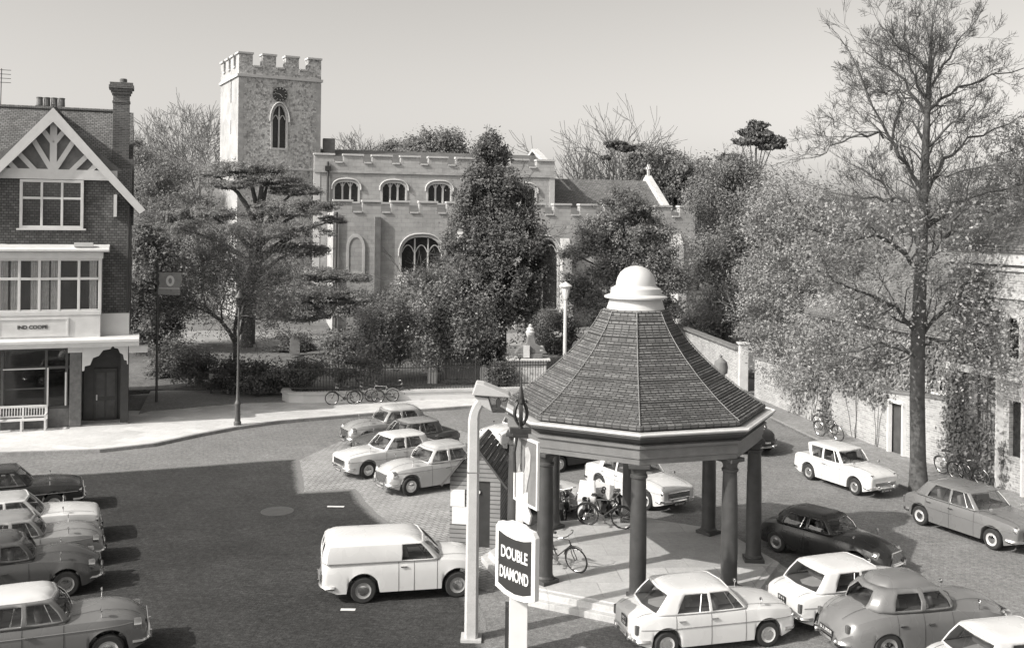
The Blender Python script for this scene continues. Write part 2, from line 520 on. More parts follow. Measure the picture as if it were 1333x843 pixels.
    xm = (cab[0][2]+cab[-1][2])/2
    N = len(full)
    L5 = [lp(t) for t in lev]
    b = MB()
    vs = [p for r in L5 for p in r]; fs = []; gl = {}
    for i in range(4):
        for j in range(N):
            q = (i*N+j, i*N+(j+1) % N, (i+1)*N+(j+1) % N, (i+1)*N+j)
            if i in (1, 2) and fk[j]: continue
            fs.append(q[::-1])
    b.add(vs, fs)
    cabin = b.build('cabin', [paint], root, True, 35)
    s = cabin.modifiers.new('thick', 'SOLIDIFY'); s.thickness = .028; s.offset = -1
    # glass panes, one mesh per opening
    Lg = [lp(t, .014) for t in (lo-.01, (lo+hi)/2, hi+.01)]
    runs = []; j = 0
    order = list(range(N))
    start = next((k for k in range(N) if not fk[k]), 0)
    order = order[start:]+order[:start]
    cur = []
    for k in order:
        if fk[k]: cur.append(k)
        elif cur: runs.append(cur); cur = []
    if cur: runs.append(cur)
    for rn in runs:
        g = MB(); cols = rn+[(rn[-1]+1) % N]
        g.grid([[Lg[i][c] for c in cols] for i in range(3)][::-1])
        xa = sum(Lg[1][c][0] for c in cols)/len(cols); ya = sum(Lg[1][c][1] for c in cols)/len(cols)
        nm = 'windscreen' if abs(ya) < .1 and xa > xm else ('rear_window' if abs(ya) < .1 else 'side_window')
        g.build(nm, 'car_glass', root, True, 40)
        # bright trim round each opening
        if sp.get('trim', True):
            t = MB()
            Lo = [lp(q, -.006) for q in (lo, (lo+hi)/2, hi)]
            loop = [Lo[0][c] for c in cols]+[Lo[1][cols[-1]]]+[Lo[2][c] for c in cols[::-1]]+[Lo[1][cols[0]]]
            t.tube(loop, .008 if nm != 'side_window' else .006, 4, 0, closed=True)
            if nm == 'side_window' and sp.get('quarter') and xa > sp.get('qmin', 0):
                c = cols[0] if Lg[1][cols[0]][0] > Lg[1][cols[-1]][0] else cols[-1]
                fx = sp['quarter']
                e = cols[-1] if c == cols[0] else cols[0]
                A = Vector(Lo[0][c])*(1-fx)+Vector(Lo[0][e])*fx; B = Vector(Lo[2][c])*(1-fx*.8)+Vector(Lo[2][e])*fx*.8
                t.tube([A, B], .009, 4, 0)
            t.build('window_trim', [sp.get('trimmat', 'chrome')], root, True, 40)
    # roof
    b = MB(); rr = []
    dome = sp.get('dome', .07)
    top = L5[-1]
    for k, dz in ((1.012, -.015), (1.012, .006), (.99, .014), (.965, dome*.22), (.92, dome*.42), (.84, dome*.64), (.72, dome*.81), (.55, dome*.92), (.3, dome*.985), (.02, dome)):
        rr.append([(xm+(p[0]-xm)*k, p[1]*k, p[2]+dz) for p in top])
    b.grid(rr[::-1], 0, True); b.poly(rr[-1])
    b.build('roof', [roof or paint], root, True, 30)
    # inside
    i = MB()
    fl = lp(0., .03)
    i.poly([(p[0], p[1]*.98, p[2]+.03) for p in fl][::-1] if True else [])
    i.build('cabin_floor', 'shelf', root, True)
    sx = sp.get('seats', [(.0, 1), (-.75, 0)])
    for x, two in sx:
        for y in ((-.36, .36) if two else (0,)):
            st = MB()
            st.box((x, y, zb_+.10), (.13, .46 if two else 1.05, .34), 0, Matrix.Rotation(-.2, 3, 'Y'))
            st.build('seat', 'seat_hide', root, True, 40, .05)
    if sx:
        w = MB(); cx = sx[0][0]+.46
        w.tube([(cx+.05*math.sin(a), -.36+.19*math.cos(a), zb_+.07+.18*math.sin(a)) for a in np.linspace(0, 2*PI, 20, endpoint=False)], .012, 5, 0, closed=True)
        w.build('steering_wheel', 'inside', root, True, 50)
    # wheels
    ty = W/2-.10-sp.get('tuck', .0)
    for x in (xf, xr):
        for sg in (1, -1):
            wheel_parts(root, x, sg*ty, wr_, sp.get('tw', .15), steer=(steer if x == xf else 0), white=sp.get('whub', False))
    # seams and handles follow the section of the body side
    sm = MB(); hd = MB()
    for xd in sp['doors']:
        x = min(secs, key=lambda q: abs(q-xd))
        for sg in (1, -1):
            line = [(x, sg*(p[1]+.002), p[2]) for p in secs[x][2:7]]
            sm.tube(line, .0045, 4)
    for xh in sp['handles']:
        x = min(secs, key=lambda q: abs(q-xh))
        pz = secs[x][5]
        for sg in (1, -1): hd.box((x, sg*(pz[1]+.025), pz[2]-.05), (.15, .03, .022))
    if sp.get('sidetrim'):
        for sg in (1, -1):
            ln = []
            for x in sorted(secs):
                if -hl+.08 < x < hl-.08:
                    z = interp(x, sp['sidetrim'])
                    sc = secs[x]
                    yy = max(interp(z, [(p[2], p[1]) for p in sc[2:7]], False), 0)
                    ln.append((x, sg*(yy+.004), z))
            hd.tube(ln[::2], .009, 4)
    # sill seam of the bonnet and boot
    for x0, x1, yy in sp.get('lids', []):
        for sg in (1, -1):
            ls_ = MB(); ls_.tube([(x, sg*interp(x, Wd)*yy, interp(x, T)+interp(x, Cr)*(.62)+.001) for x in np.linspace(x0, x1, 9)], .0035, 4); ls_.build('bonnet_seam' if x0 > 0 else 'boot_seam', 'inside', root, True)
    if sm.v: sm.build('door_seam', 'inside', root, True)
    hd.build('door_handle', 'chrome', root, True, 40)
    if sp.get('gutter'):
        for zt_, nm_ in ((.985, 'roof_gutter'), (.80, 'side_pressing')):
            gt = MB()
            for sg in (1, -1):
                q = lp(zt_, -.004); xs_ = [p for p in q if p[1]*sg > .3 and (zt_ > .9 or p[0] < -.1)]
                xs_.sort(key=lambda p: p[0]); gt.tube(xs_, .014, 5)
            gt.build(nm_, paint, root, True, 50)
        lv = MB()
        for sg in (1, -1):
            for k in range(5): lv.box((-.35-.0*k, sg*(wB+.012), zb_-.30-.05*k), (.26, .02, .018))
        lv.build('filler_flap', paint, root, True)
    # bumpers
    for end in (1, -1):
        bx = hl if end > 0 else -hl
        w = interp(bx-end*.1, Wd); zz = sp.get('bz', .42)
        bm = MB()
        path = [(bx-end*.28, w+.03, zz), (bx-end*.10, w+.02, zz), (bx-end*.01, w*.86, zz), (bx+end*.05, w*.5, zz), (bx+end*.06, 0, zz)]
        path = path+[(p[0], -p[1], p[2]) for p in path[-2::-1]]
        bm.tube([(p[0], p[1], p[2]+dz) for p in path for dz in (0,)], .045, 6)
        if sp.get('overr', True):
            for y in (-.35, .35): bm.box((bx+end*.08, y, zz+.02), (.05, .05, .15))
        bm.build('bumper', sp.get('bumper', 'chrome'), root, True, 50)
    # lamps
    hz, hy = sp['head_at']
    hx = sp.get('head_x', hl-.05)
    for sg in (1, -1):
        r = sp.get('hr', .095)
        h = MB(); h.lathe([(r*1.18, -.12), (r*1.2, -.0), (r*1.08, .02), (r, .012)], 18, (hx, sg*hy, hz), 0, 'x', caps=False)
        h.build('headlamp', 'chrome', root, True, 40)
        k = MB(); k.lathe([(r, .012), (r*.7, .03), (.003, .037)], 18, (hx, sg*hy, hz), 0, 'x')
        k.build('headlamp_glass', 'bright_glass', root, True, 40)
        tz, tyy, tw, th = sp.get('tail', (.62, .6, .07, .2))
        t = MB(); t.box((-hl+.02+sp.get('tail_in', 0), sg*tyy, tz), (.08, tw, th)); t.build('tail_lamp', 'lamp_dark', root, True, None, .015)
    gz, gy, gh = sp['grille']
    g = MB(); g.box((hl+.004, 0, gz), (.03, gy*2, gh), 1)
    for k in range(sp.get('bars', 6)):
        z = gz-gh/2+gh*(k+.5)/sp.get('bars', 6)
        g.box((hl+.022, 0, z), (.02, gy*2, gh/sp.get('bars', 6)*.45), 0)
    g.tube([(hl+.02, -gy, gz-gh/2), (hl+.02, gy, gz-gh/2), (hl+.02, gy, gz+gh/2), (hl+.02, -gy, gz+gh/2)], .018, 6, 0, closed=True)
    g.build('grille', ['chrome', 'black_wood'], root, True, 50)
    pz = sp.get('plate', (.55, .42))
    for end in (1, -1):
        p = MB(); x = end*(hl+(.03 if end < 0 else .06)); z = pz[0] if end < 0 else sp.get('bz', .42)-.1
        hh = .2 if (end < 0 and sp.get('sqplate')) else .11
        ww = .28 if hh > .15 else .5
        p.box((x, 0, z), (.012, ww, hh), 0)
        rg = random.Random(int(abs(loc[0])*100)+end)
        rows_ = (.045, -.045) if hh > .15 else (0,)
        for zr in rows_:
            n_ = 3 if hh > .15 else 6
            for k in range(n_):
                y = (k-(n_-1)/2)*(.075)
                p.box((x+end*.007, y-.018, z+zr), (.004, .012, .06), 1); p.box((x+end*.007, y, z+zr+rg.choice((.024, 0, -.024))), (.004, .028, .012), 1)
                if rg.random() < .6: p.box((x+end*.007, y+.018, z+zr), (.004, .012, .06), 1)
        p.build('number_plate', ['black_wood', 'sign_white'], root, True)
    if not sp.get('gutter'):
        for sg in (1, -1):
            mx_, my_ = xf-.12, interp(xf, Wd)-.14; mz_ = interp(xf, T)+.02
            mm_ = MB(); mm_.tube([(mx_, sg*my_, mz_-.03), (mx_, sg*my_, mz_+.10)], .008, 5); mm_.lathe([(.02, -.03), (.05, -.01), (.05, .012), (.003, .016)], 12, (mx_, sg*my_, mz_+.14), 0, 'x')
            mm_.build('wing_mirror', 'chrome', root, True, 40)
    wm = MB()
    for y in (-.3, .12):
        a = Vector((cab[1][0]+.02, y, zb_+.05)); c = Vector((cab[1][0]*.6+cab[1][2]*.4+.05, y+.3, zb_*.62+zr_*.38))
        wm.tube([a, c], .008, 4)
    wm.build('wiper', 'inside', root, True)
    return root
def bpy_normals_out(o):
    import bmesh
    bm = bmesh.new(); bm.from_mesh(o.data)
    bmesh.ops.recalc_face_normals(bm, faces=bm.faces); bm.to_mesh(o.data); bm.free()
# body styles (metres before the common scale)
VAN = dict(gutter=True, L=3.62, W=1.53, H=1.48, wb=2.21, wr=.30, xf=1.335, zb=.24, arch=.385, endr=.14,
    top=[(-1.81, .88), (-1.5, .94), (.9, .94), (1.25, .91), (1.66, .85), (1.81, .77)], width=[(-1.81, .72), (-1.4, .765), (1.0, .765), (1.55, .72), (1.81, .62)],
    crown=[(-1.9, .02), (.9, .03), (1.4, .10), (1.9, .05)], shoulder=.08, belt=.935, wB=.745, wR=.69, dome=.14,
    cab=[(1.02, 0, .56, 0, 1), (.93, .84, .50, .86, 0), (.86, .965, .44, .965, 0), (.80, .985, .42, .98, 1), (.00, 1., .02, 1., 0), (-.10, 1., -.08, 1., 0), (-1.3, 1., -1.3, 1., 0), (-1.69, .985, -1.62, .98, 0), (-1.79, .72, -1.70, .74, 0), (-1.795, .66, -1.705, .68, 1), (-1.80, .12, -1.71, .12, 0), (-1.80, 0, -1.71, 0, 0)],
    sill=.08, head=.92, bulge=.02, quarter=.24, qmin=0, doors=[.84, -.05, .3], handles=[.04], lids=[(.98, 1.85, .62)], seats=[(.12, 1)], head_at=(.74, .52), hr=.09, tail=(.62, .62, .06, .16), grille=(.56, .44, .2), bz=.40, trim=True, trimmat='iron')
SALOON1100 = dict(L=3.73, W=1.53, H=1.35, wb=2.375, wr=.275, xf=1.17, zb=.19, arch=.345, endr=.10,
    top=[(-1.865, .74), (-1.6, .84), (-1.1, .87), (.6, .87), (1.2, .84), (1.7, .77), (1.865, .70)], width=[(-1.865, .66), (-1.3, .755), (0, .765), (1.2, .75), (1.865, .66)],
    crown=[(-1.86, .03), (-1.1, .03), (.7, .04), (1.5, .05), (1.86, .03)], belt=.865, wB=.715, wR=.575, dome=.075,
    cab=[(.80, 0, .36, 0, 1), (.70, .86, .30, .88, 0), (.62, .975, .22, .97, 1), (-.16, 1., -.18, 1., 0), (-.22, 1., -.24, 1., 1), (-.98, .985, -.72, .985, 0), (-1.32, .93, -1.00, .94, 0), (-1.42, .84, -1.06, .88, 1), (-1.50, 0, -1.10, 0, 0)],
    quarter=.3, qmin=-9, doors=[.62, -.2, -.98], handles=[-.10, -.88], sidetrim=[(-1.86, .6), (1.86, .6)], lids=[(.75, 1.8, .68), (-1.8, -1.45, .68)], head_at=(.63, .55), tail=(.60, .62, .08, .2), grille=(.52, .42, .18), bz=.36, plate=(.60, .4), sqplate=True, whub=True)
ANGLIA = dict(L=3.90, W=1.455, H=1.43, wb=2.30, wr=.29, xf=1.20, zb=.2, arch=.37, endr=.1,
    top=[(-1.95, .80), (-1.75, .90), (-1.1, .92), (.5, .92), (1.2, .90), (1.75, .84), (1.95, .76)], width=[(-1.95, .66), (-1.3, .725), (0, .73), (1.2, .72), (1.95, .68)],
    crown=[(-1.95, .0), (-1.1, .02), (.7, .04), (1.4, .07), (1.95, .02)], belt=.915, wB=.69, wR=.60, dome=.065,
    cab=[(.68, 0, .30, 0, 1), (.58, .86, .24, .88, 0), (.50, .975, .16, .97, 1), (-.32, 1., -.34, 1., 0), (-.40, 1., -.42, 1., 1), (-.86, .99, -1.02, .985, 0), (-1.0, .95, -1.22, .95, 0), (-1.02, .84, -1.26, .86, 1), (-1.06, 0, -1.30, 0, 0)],
    quarter=.26, qmin=0, doors=[.50, -.38], handles=[-.28], sidetrim=[(-1.95, .78), (1.95, .74)], lids=[(.7, 1.85, .66), (-1.9, -1.1, .68)], head_at=(.70, .53), hr=.1, tail=(.72, .6, .09, .22), grille=(.50, .46, .13), bars=4, bz=.38)
ROUNDED = dict(tail_in=.08, L=4.05, W=1.56, H=1.53, wb=2.45, wr=.32, xf=1.28, zb=.22, arch=.39, endr=.25,
    top=[(-2.02, .62), (-1.85, .80), (-1.5, .92), (-1.0, .97), (.5, .97), (1.2, .95), (1.7, .88), (2.02, .70)], width=[(-2.02, .52), (-1.6, .72), (-1.0, .775), (.5, .775), (1.3, .75), (2.02, .60)],
    crown=[(-2., .08), (-1.2, .10), (-.8, .03), (.5, .04), (1.2, .14), (1.9, .10)], shoulder=.14, belt=.965, wB=.705, wR=.55, dome=.13,
    cab=[(.66, 0, .30, 0, 1), (.55, .84, .22, .84, 0), (.46, .965, .12, .955, 1), (-.22, 1., -.22, 1., 0), (-.30, 1., -.30, 1., 1), (-.98, .98, -.78, .965, 0), (-1.22, .88, -.98, .88, 0), (-1.38, .60, -1.08, .66, 1), (-1.44, 0, -1.14, 0, 0)],
    sill=.10, head=.86, bulge=.05, quarter=.28, qmin=-9, doors=[.46, -.26, -.95], handles=[-.15, -.85], lids=[(.62, 1.9, .55), (-1.9, -1.4, .55)], sidetrim=[(-2, .80), (2, .78)], head_at=(.72, .54), hr=.1, head_x=1.89, tail=(.62, .56, .07, .12), grille=(.58, .36, .28), bars=8, bz=.40, whub=True)
MINOR = dict(tail_in=.12, L=4.1, W=1.6, H=1.58, wb=2.35, wr=.32, xf=1.25, zb=.22, arch=.37, endr=.34, spat=.08,
    top=[(-2.05, .55), (-1.9, .74), (-1.6, .90), (-1.1, 1.0), (.5, .99), (1.1, .93), (1.6, .84), (2.05, .62)], width=[(-2.05, .50), (-1.75, .70), (-1.15, .80), (0, .79), (1.2, .78), (1.8, .70), (2.05, .55)],
    crown=[(-2.05, .10), (-1.4, .12), (-.9, .03), (.5, .05), (1.1, .20), (1.8, .16)], shoulder=.2, belt=.985, wB=.70, wR=.50, dome=.17,
    cab=[(.62, 0, .24, 0, 1), (.52, .80, .18, .82, 0), (.42, .96, .08, .95, 1), (-.24, 1., -.24, 1., 0), (-.33, 1., -.33, 1., 1), (-.92, .98, -.70, .96, 0), (-1.22, .84, -.92, .84, 0), (-1.40, .50, -1.04, .56, 1), (-1.48, 0, -1.12, 0, 0)],
    sill=.12, head=.80, bulge=.07, quarter=.3, qmin=-9, doors=[.42, -.28, -.9], handles=[-.16, -.8], lids=[(.6, 1.9, .5), (-1.9, -1.4, .5)], head_at=(.70, .55), hr=.1, head_x=1.9, tail=(.68, .54, .09, .16), grille=(.56, .3, .3), bars=7, bz=.38, plate=(.5, .4), trim=False)
BIGDARK = dict(tail_in=.1, L=4.55, W=1.7, H=1.46, wb=2.73, wr=.33, xf=1.42, zb=.2, arch=.39, endr=.3, spat=.12,
    top=[(-2.27, .58), (-2.0, .78), (-1.5, .92), (-1.0, .96), (.6, .96), (1.3, .92), (1.9, .80), (2.27, .60)], width=[(-2.27, .5), (-1.8, .74), (-1.0, .83), (.5, .84), (1.4, .80), (2.27, .62)],
    crown=[(-2.2, .06), (-1.2, .06), (.6, .05), (1.3, .14), (2.1, .12)], shoulder=.16, belt=.95, wB=.745, wR=.58, dome=.12,
    cab=[(.74, 0, .34, 0, 1), (.60, .84, .26, .84, 0), (.52, .96, .16, .955, 1), (-.24, 1., -.22, 1., 0), (-.31, 1., -.29, 1., 1), (-1.15, .97, -.86, .955, 0), (-1.36, .86, -1.08, .86, 0), (-1.52, .66, -1.18, .7, 1), (-1.62, 0, -1.24, 0, 0)],
    sill=.09, head=.87, bulge=.05, quarter=.22, qmin=-9, doors=[.52, -.27, -1.1], handles=[-.16, -1.0], lids=[(.72, 2.1, .55), (-2.1, -1.6, .55)], head_at=(.66, .56), hr=.115, head_x=2.02, tail=(.62, .58, .07, .15), grille=(.6, .26, .34), bars=9, bz=.40)
BOXY = dict(L=4.3, W=1.6, H=1.46, wb=2.5, wr=.32, xf=1.32, zb=.21, arch=.385, endr=.1,
    top=[(-2.15, .86), (-1.9, .93), (-1.2, .94), (.6, .94), (1.3, .92), (1.9, .86), (2.15, .80)], width=[(-2.15, .72), (-1.5, .79), (.5, .80), (1.4, .78), (2.15, .72)],
    crown=[(-2.1, .02), (-1.2, .03), (.7, .03), (1.4, .07), (2.1, .03)], shoulder=.06, belt=.935, wB=.745, wR=.61, dome=.075,
    cab=[(.76, 0, .28, 0, 1), (.64, .88, .20, .9, 0), (.54, .98, .12, .97, 1), (-.24, 1., -.26, 1., 0), (-.31, 1., -.33, 1., 1), (-1.05, .985, -.86, .98, 0), (-1.28, .93, -1.12, .93, 0), (-1.36, .84, -1.18, .86, 1), (-1.46, 0, -1.24, 0, 0)],
    quarter=.28, qmin=-9, doors=[.54, -.28, -1.05], handles=[-.18, -.95], sidetrim=[(-2.15, .66), (2.15, .66)], lids=[(.78, 2.0, .7), (-2.0, -1.45, .7)], head_at=(.68, .6), hr=.1, tail=(.7, .66, .08, .2), grille=(.6, .46, .2), bars=5, bz=.42, whub=True)
# ------------------------------------------------------------------ cycles
def bicycle(label, group, loc, yaw, lean=.12, paint='iron', scale=VS, basket=False):
    root = thing('bicycle', label, 'bicycle', loc, yaw, group)
    root.scale = (scale,)*3
    root.rotation_euler = (lean, 0, yaw)
    r = .33
    for x in (-.53, .53):
        w = MB(); w.tube([(x+r*math.cos(a), 0, r+r*math.sin(a)) for a in np.linspace(0, 2*PI, 30, endpoint=False)], .019, 6, 0, closed=True)
        w.build('wheel', 'rubber', root, True, 60)
        o = root.children[-1]
        s = MB(); s.tube([(x+(r-.03)*math.cos(a), 0, r+(r-.03)*math.sin(a)) for a in np.linspace(0, 2*PI, 30, endpoint=False)], .008, 4, 0, closed=True)
        for k in range(14):
            a = 2*PI*k/14
            s.tube([(x, .025*(-1)**k, r), (x+(r-.03)*math.cos(a), 0, r+(r-.03)*math.sin(a))], .0028, 3, 0)
        s.lathe([(.025, -.04), (.025, .04)], 8, (x, 0, r), 0, 'y')
        s.build('rim', 'chrome', o, True, 60)
    f = MB()
    bb, st, hd, hl = (-.08, 0, .29), (-.24, 0, .80), (.36, 0, .84), (.40, 0, .70)
    for a, b_ in ((bb, st), (st, hd), (bb, hl), (hd, hl)): f.tube([a, b_], .017, 6)
    for sy in (-.05, .05):
        f.tube([(bb[0], sy, bb[2]), (-.53, sy, r)], .011, 5); f.tube([(st[0], sy*.3, st[2]-.04), (-.53, sy, r)], .010, 5)
        f.tube([(hl[0], sy*.6, hl[2]), (.45, sy, .5), (.53, sy, r)], .012, 5)
    f.build('frame', paint, root, True, 50)
    h = MB(); h.tube([hd, (.36, 0, .96)], .014, 6)
    h.tube([(.22, .27, .96), (.34, .24, .99), (.40, .1, .98), (.36, 0, .96), (.40, -.1, .98), (.34, -.24, .99), (.22, -.27, .96)], .013, 6)
    h.build('handlebar', 'chrome', root, True, 50)
    s = MB(); s.tube([st, (-.27, 0, .92)], .013, 6)
    s.lathe([(.02, -.02), (.10, 0), (.09, .04), (.03, .05)], 12, (-.31, 0, .92)); s.box((-.15, 0, .945), (.22, .06, .045))
    s.build('saddle', 'black_wood', root, True, 50)
    c = MB(); c.lathe([(.09, -.055), (.09, -.045)], 16, bb, 0, 'y')
    c.tube([(bb[0], -.06, bb[2]), (bb[0]+.12, -.07, bb[2]-.12)], .01, 5); c.tube([(bb[0], .06, bb[2]), (bb[0]-.12, .07, bb[2]+.12)], .01, 5)
    c.box((bb[0]+.13, -.11, bb[2]-.125), (.09, .08, .02)); c.box((bb[0]-.13, .11, bb[2]+.125), (.09, .08, .02))
    c.tube([(bb[0], -.05, bb[2]+.09), (-.53, -.05, r+.04)], .006, 4); c.tube([(bb[0], -.05, bb[2]-.09), (-.53, -.05, r-.04)], .006, 4)
    c.build('pedals', 'grey_iron', root, True, 50)
    m = MB()
    for x in (-.53, .53):
        a0, a1 = (.35, 2.9) if x < 0 else (1.0, 2.9)
        for sy in (-.025, .025): m.tube([(x+(r+.03)*math.cos(a), sy, r+(r+.03)*math.sin(a)) for a in np.linspace(a0, a1, 12)], .012, 4)
    m.build('mudguard', paint, root, True, 50)
    if basket:
        k = MB(); k.box((.60, 0, .86), (.24, .34, .24), 0, None, 1.15); k.build('basket', 'dark_wood', root, True)
    return root
def motorcycle(label, group, loc, yaw, screen=None, scale=VS, paint='iron', panniers=None, lean=.1):
    root = thing('motorcycle', label, 'motorcycle', loc, yaw, group)
    root.scale = (scale,)*3; root.rotation_euler = (lean, 0, yaw)
    r = .31
    for x in (-.66, .68):
        w = MB(); w.tube([(x+(r-.045)*math.cos(a), 0, r+(r-.045)*math.sin(a)) for a in np.linspace(0, 2*PI, 28, endpoint=False)], .05, 8, 0, closed=True)
        o = w.build('wheel', 'rubber', root, True, 60)
        s = MB(); s.tube([(x+(r-.09)*math.cos(a), 0, r+(r-.09)*math.sin(a)) for a in np.linspace(0, 2*PI, 28, endpoint=False)], .018, 5, 0, closed=True)
        for k in range(16):
            a = 2*PI*k/16; s.tube([(x, .05*(-1)**k, r), (x+(r-.09)*math.cos(a), 0, r+(r-.09)*math.sin(a))], .004, 3)
        s.lathe([(.09, -.06), (.09, .06)], 14, (x, 0, r), 0, 'y')
        s.build('rim', 'chrome', o, True, 60)
    f = MB()
    for sy in (-.09, .09):
        f.tube([(.68, sy, r), (.44, sy, .92)], .024, 6)
        f.tube([(-.66, sy, r), (-.1, sy, .34), (.2, sy, .3), (.42, sy*.4, .78)], .017, 6)
        f.tube([(.42, sy*.4, .78), (-.2, sy, .68), (-.75, sy, .66)], .017, 6)
        f.tube([(-.66, sy, r), (-.5, sy, .64)], .028, 6)
    f.build('frame', 'iron', root, True, 50)
    e = MB(); e.box((.08, 0, .40), (.36, .24, .24), 0); e.lathe([(.1, .0), (.12, .05), (.1, .1), (.12, .15), (.1, .2), (.11, .24)], 14, (.14, 0, .5), 0)
    e.lathe([(.11, -.15), (.11, .15)], 16, (-.05, 0, .38), 0, 'y')
    e.tube([(.2, -.1, .55), (.36, -.12, .35), (.1, -.14, .24), (-.8, -.15, .3)], .03, 8); e.tube([(-.35, -.15, .27), (-.8, -.15, .31)], .045, 8)
    e.build('engine', 'chrome', root, True, 40, .015)
    t = MB(); rows = []
    for x, w, z0, z1 in ((-.08, .06, .72, .80), (0, .12, .68, .88), (.18, .14, .68, .92), (.34, .12, .72, .90), (.42, .04, .78, .84)):
        rows.append([(x, w*math.cos(a), (z0+z1)/2+(z1-z0)/2*math.sin(a)) for a in np.linspace(0, 2*PI, 14, endpoint=False)])
    t.grid(rows, 0, True); t.poly(rows[0][::-1]); t.poly(rows[-1]); t.build('fuel_tank', paint, root, True, 50)
    s = MB(); s.box((-.40, 0, .76), (.66, .26, .11)); s.build('seat', 'black_wood', root, True, 50, .04)
    h = MB(); h.tube([(.26, .36, 1.0), (.40, .3, 1.03), (.44, 0, .97), (.40, -.3, 1.03), (.26, -.36, 1.0)], .014, 6); h.build('handlebar', 'chrome', root, True, 50)
    l = MB(); l.lathe([(.03, -.12), (.09, -.06), (.10, .02), (.09, .05), (.003, .06)], 18, (.54, 0, .88), 0, 'x'); l.build('headlamp', 'chrome', root, True, 40)
    m = MB()
    for x, a0, a1 in ((-.66, .2, 2.7), (.68, .5, 2.9)):
        rows = [[(x+(r+.045)*math.cos(a), sy, r+(r+.045-abs(sy)*.3)*math.sin(a)) for sy in (-.08, -.05, 0, .05, .08)] for a in np.linspace(a0, a1, 12)]
        m.grid(rows)
    o = m.build('mudguard', paint, root, True, 60); q = o.modifiers.new('t', 'SOLIDIFY'); q.thickness = .008
    if screen:
        k = MB()
        rows = [[(.50-.16*t-.5*y*y, y*(1-.25*t), .78+.62*t) for y in np.linspace(-.34, .34, 9)] for t in np.linspace(0, 1, 5)]
        k.grid(rows); o = k.build('windshield', screen, root, True, 60); q = o.modifiers.new('t', 'SOLIDIFY'); q.thickness = .012
        for sy in (-1, 1):
            k = MB(); k.grid([[(.36-.1*t, sy*(.16+.22*u), .30+.5*t) for u in (0, .5, 1)] for t in np.linspace(0, 1, 4)])
            o = k.build('leg_shield', screen, root, True, 60); q = o.modifiers.new('t', 'SOLIDIFY'); q.thickness = .012
    if panniers == 'panel':
        pass
    elif panniers:
        for sy in (-1, 1):
            k = MB(); k.box((-.62, sy*.24, .62), (.42, .16, .34)); k.build('pannier', panniers, root, True, 40, .04)
        k = MB(); k.box((-.82, 0, .92), (.34, .4, .3)); k.build('top_box', panniers, root, True, 40, .04)
    return root
# ------------------------------------------------------------------ the ground
def sheet(name, pts, z, mat, thick=0., kerb=None):
    b = MB()
    P = [Vector((p[0], p[1], z)) for p in pts]
    b.prism([(p.x, p.y) for p in P], (0, 0, z), (1, 0, 0), (0, 1, 0), max(thick, .001), 0)
    o = b.build(name, mat); return struct(o)
b = MB(); b.grid([[(x, y, 0) for x in np.linspace(-450, 450, 10)] for y in np.linspace(-150, 900, 10)][::-1])
struct(b.build('ground', 'tarmac'))
g2 = lambda px, py, h=0: tuple(G(px, py, h)[:2])
def ragged(pts, amp=.09, step=.12, seed=4):
    rg = random.Random(seed); out = []
    for i, p in enumerate(pts):
        q = pts[(i+1) % len(pts)]; L = math.hypot(q[0]-p[0], q[1]-p[1]); n = max(1, int(L/step))
        for k in range(n): out.append((p[0]+(q[0]-p[0])*k/n+rg.uniform(-amp, amp), p[1]+(q[1]-p[1])*k/n+rg.uniform(-amp, amp)))
    return out
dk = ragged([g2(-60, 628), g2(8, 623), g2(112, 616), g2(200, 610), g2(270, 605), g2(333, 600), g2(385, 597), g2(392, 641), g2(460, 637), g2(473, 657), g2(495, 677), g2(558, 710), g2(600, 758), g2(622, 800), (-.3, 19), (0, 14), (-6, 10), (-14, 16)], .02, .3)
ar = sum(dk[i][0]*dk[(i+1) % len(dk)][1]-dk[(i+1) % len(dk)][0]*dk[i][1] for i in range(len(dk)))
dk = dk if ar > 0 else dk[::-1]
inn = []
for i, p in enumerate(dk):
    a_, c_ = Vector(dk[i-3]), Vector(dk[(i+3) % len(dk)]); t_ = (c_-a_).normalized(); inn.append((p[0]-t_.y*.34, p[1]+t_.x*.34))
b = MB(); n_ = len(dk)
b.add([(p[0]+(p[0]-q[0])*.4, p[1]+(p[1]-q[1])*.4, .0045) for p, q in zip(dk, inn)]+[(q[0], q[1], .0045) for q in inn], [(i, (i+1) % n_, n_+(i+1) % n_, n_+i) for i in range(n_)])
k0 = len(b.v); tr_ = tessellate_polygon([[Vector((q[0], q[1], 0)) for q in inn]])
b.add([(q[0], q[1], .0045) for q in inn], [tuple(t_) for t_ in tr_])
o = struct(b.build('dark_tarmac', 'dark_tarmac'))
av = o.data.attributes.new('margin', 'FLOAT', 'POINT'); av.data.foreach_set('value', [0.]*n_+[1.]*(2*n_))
sheet('square_setts', [g2(*p) for p in ((386, 600), (440, 575), (600, 560), (690, 600), (690, 700), (640, 770), (600, 758), (540, 690), (393, 640))], .003, 'setts')
PAVE_FRONT = [(-27, 33.2), (-21.8, 35.6), g2(8, 593, .0), g2(130, 589), g2(200, 581), g2(255, 569), g2(308, 559), g2(365, 551), g2(420, 546.5), g2(520, 538), g2(610, 531.5), (1.8, 47.2), (6.0, 49.2), (9, 52)]
PAVE_BACK = [(9, 53.5), (5.6, 50.2), (1.4, 48.9), (-.14, 48.6), (-10.2, 46.6), (-12.4, 46.0), (-15.5, 44.0), (-24, 44), (-30, 38)]
sheet('pavement', PAVE_FRONT+PAVE_BACK, .11, 'paving', .12)
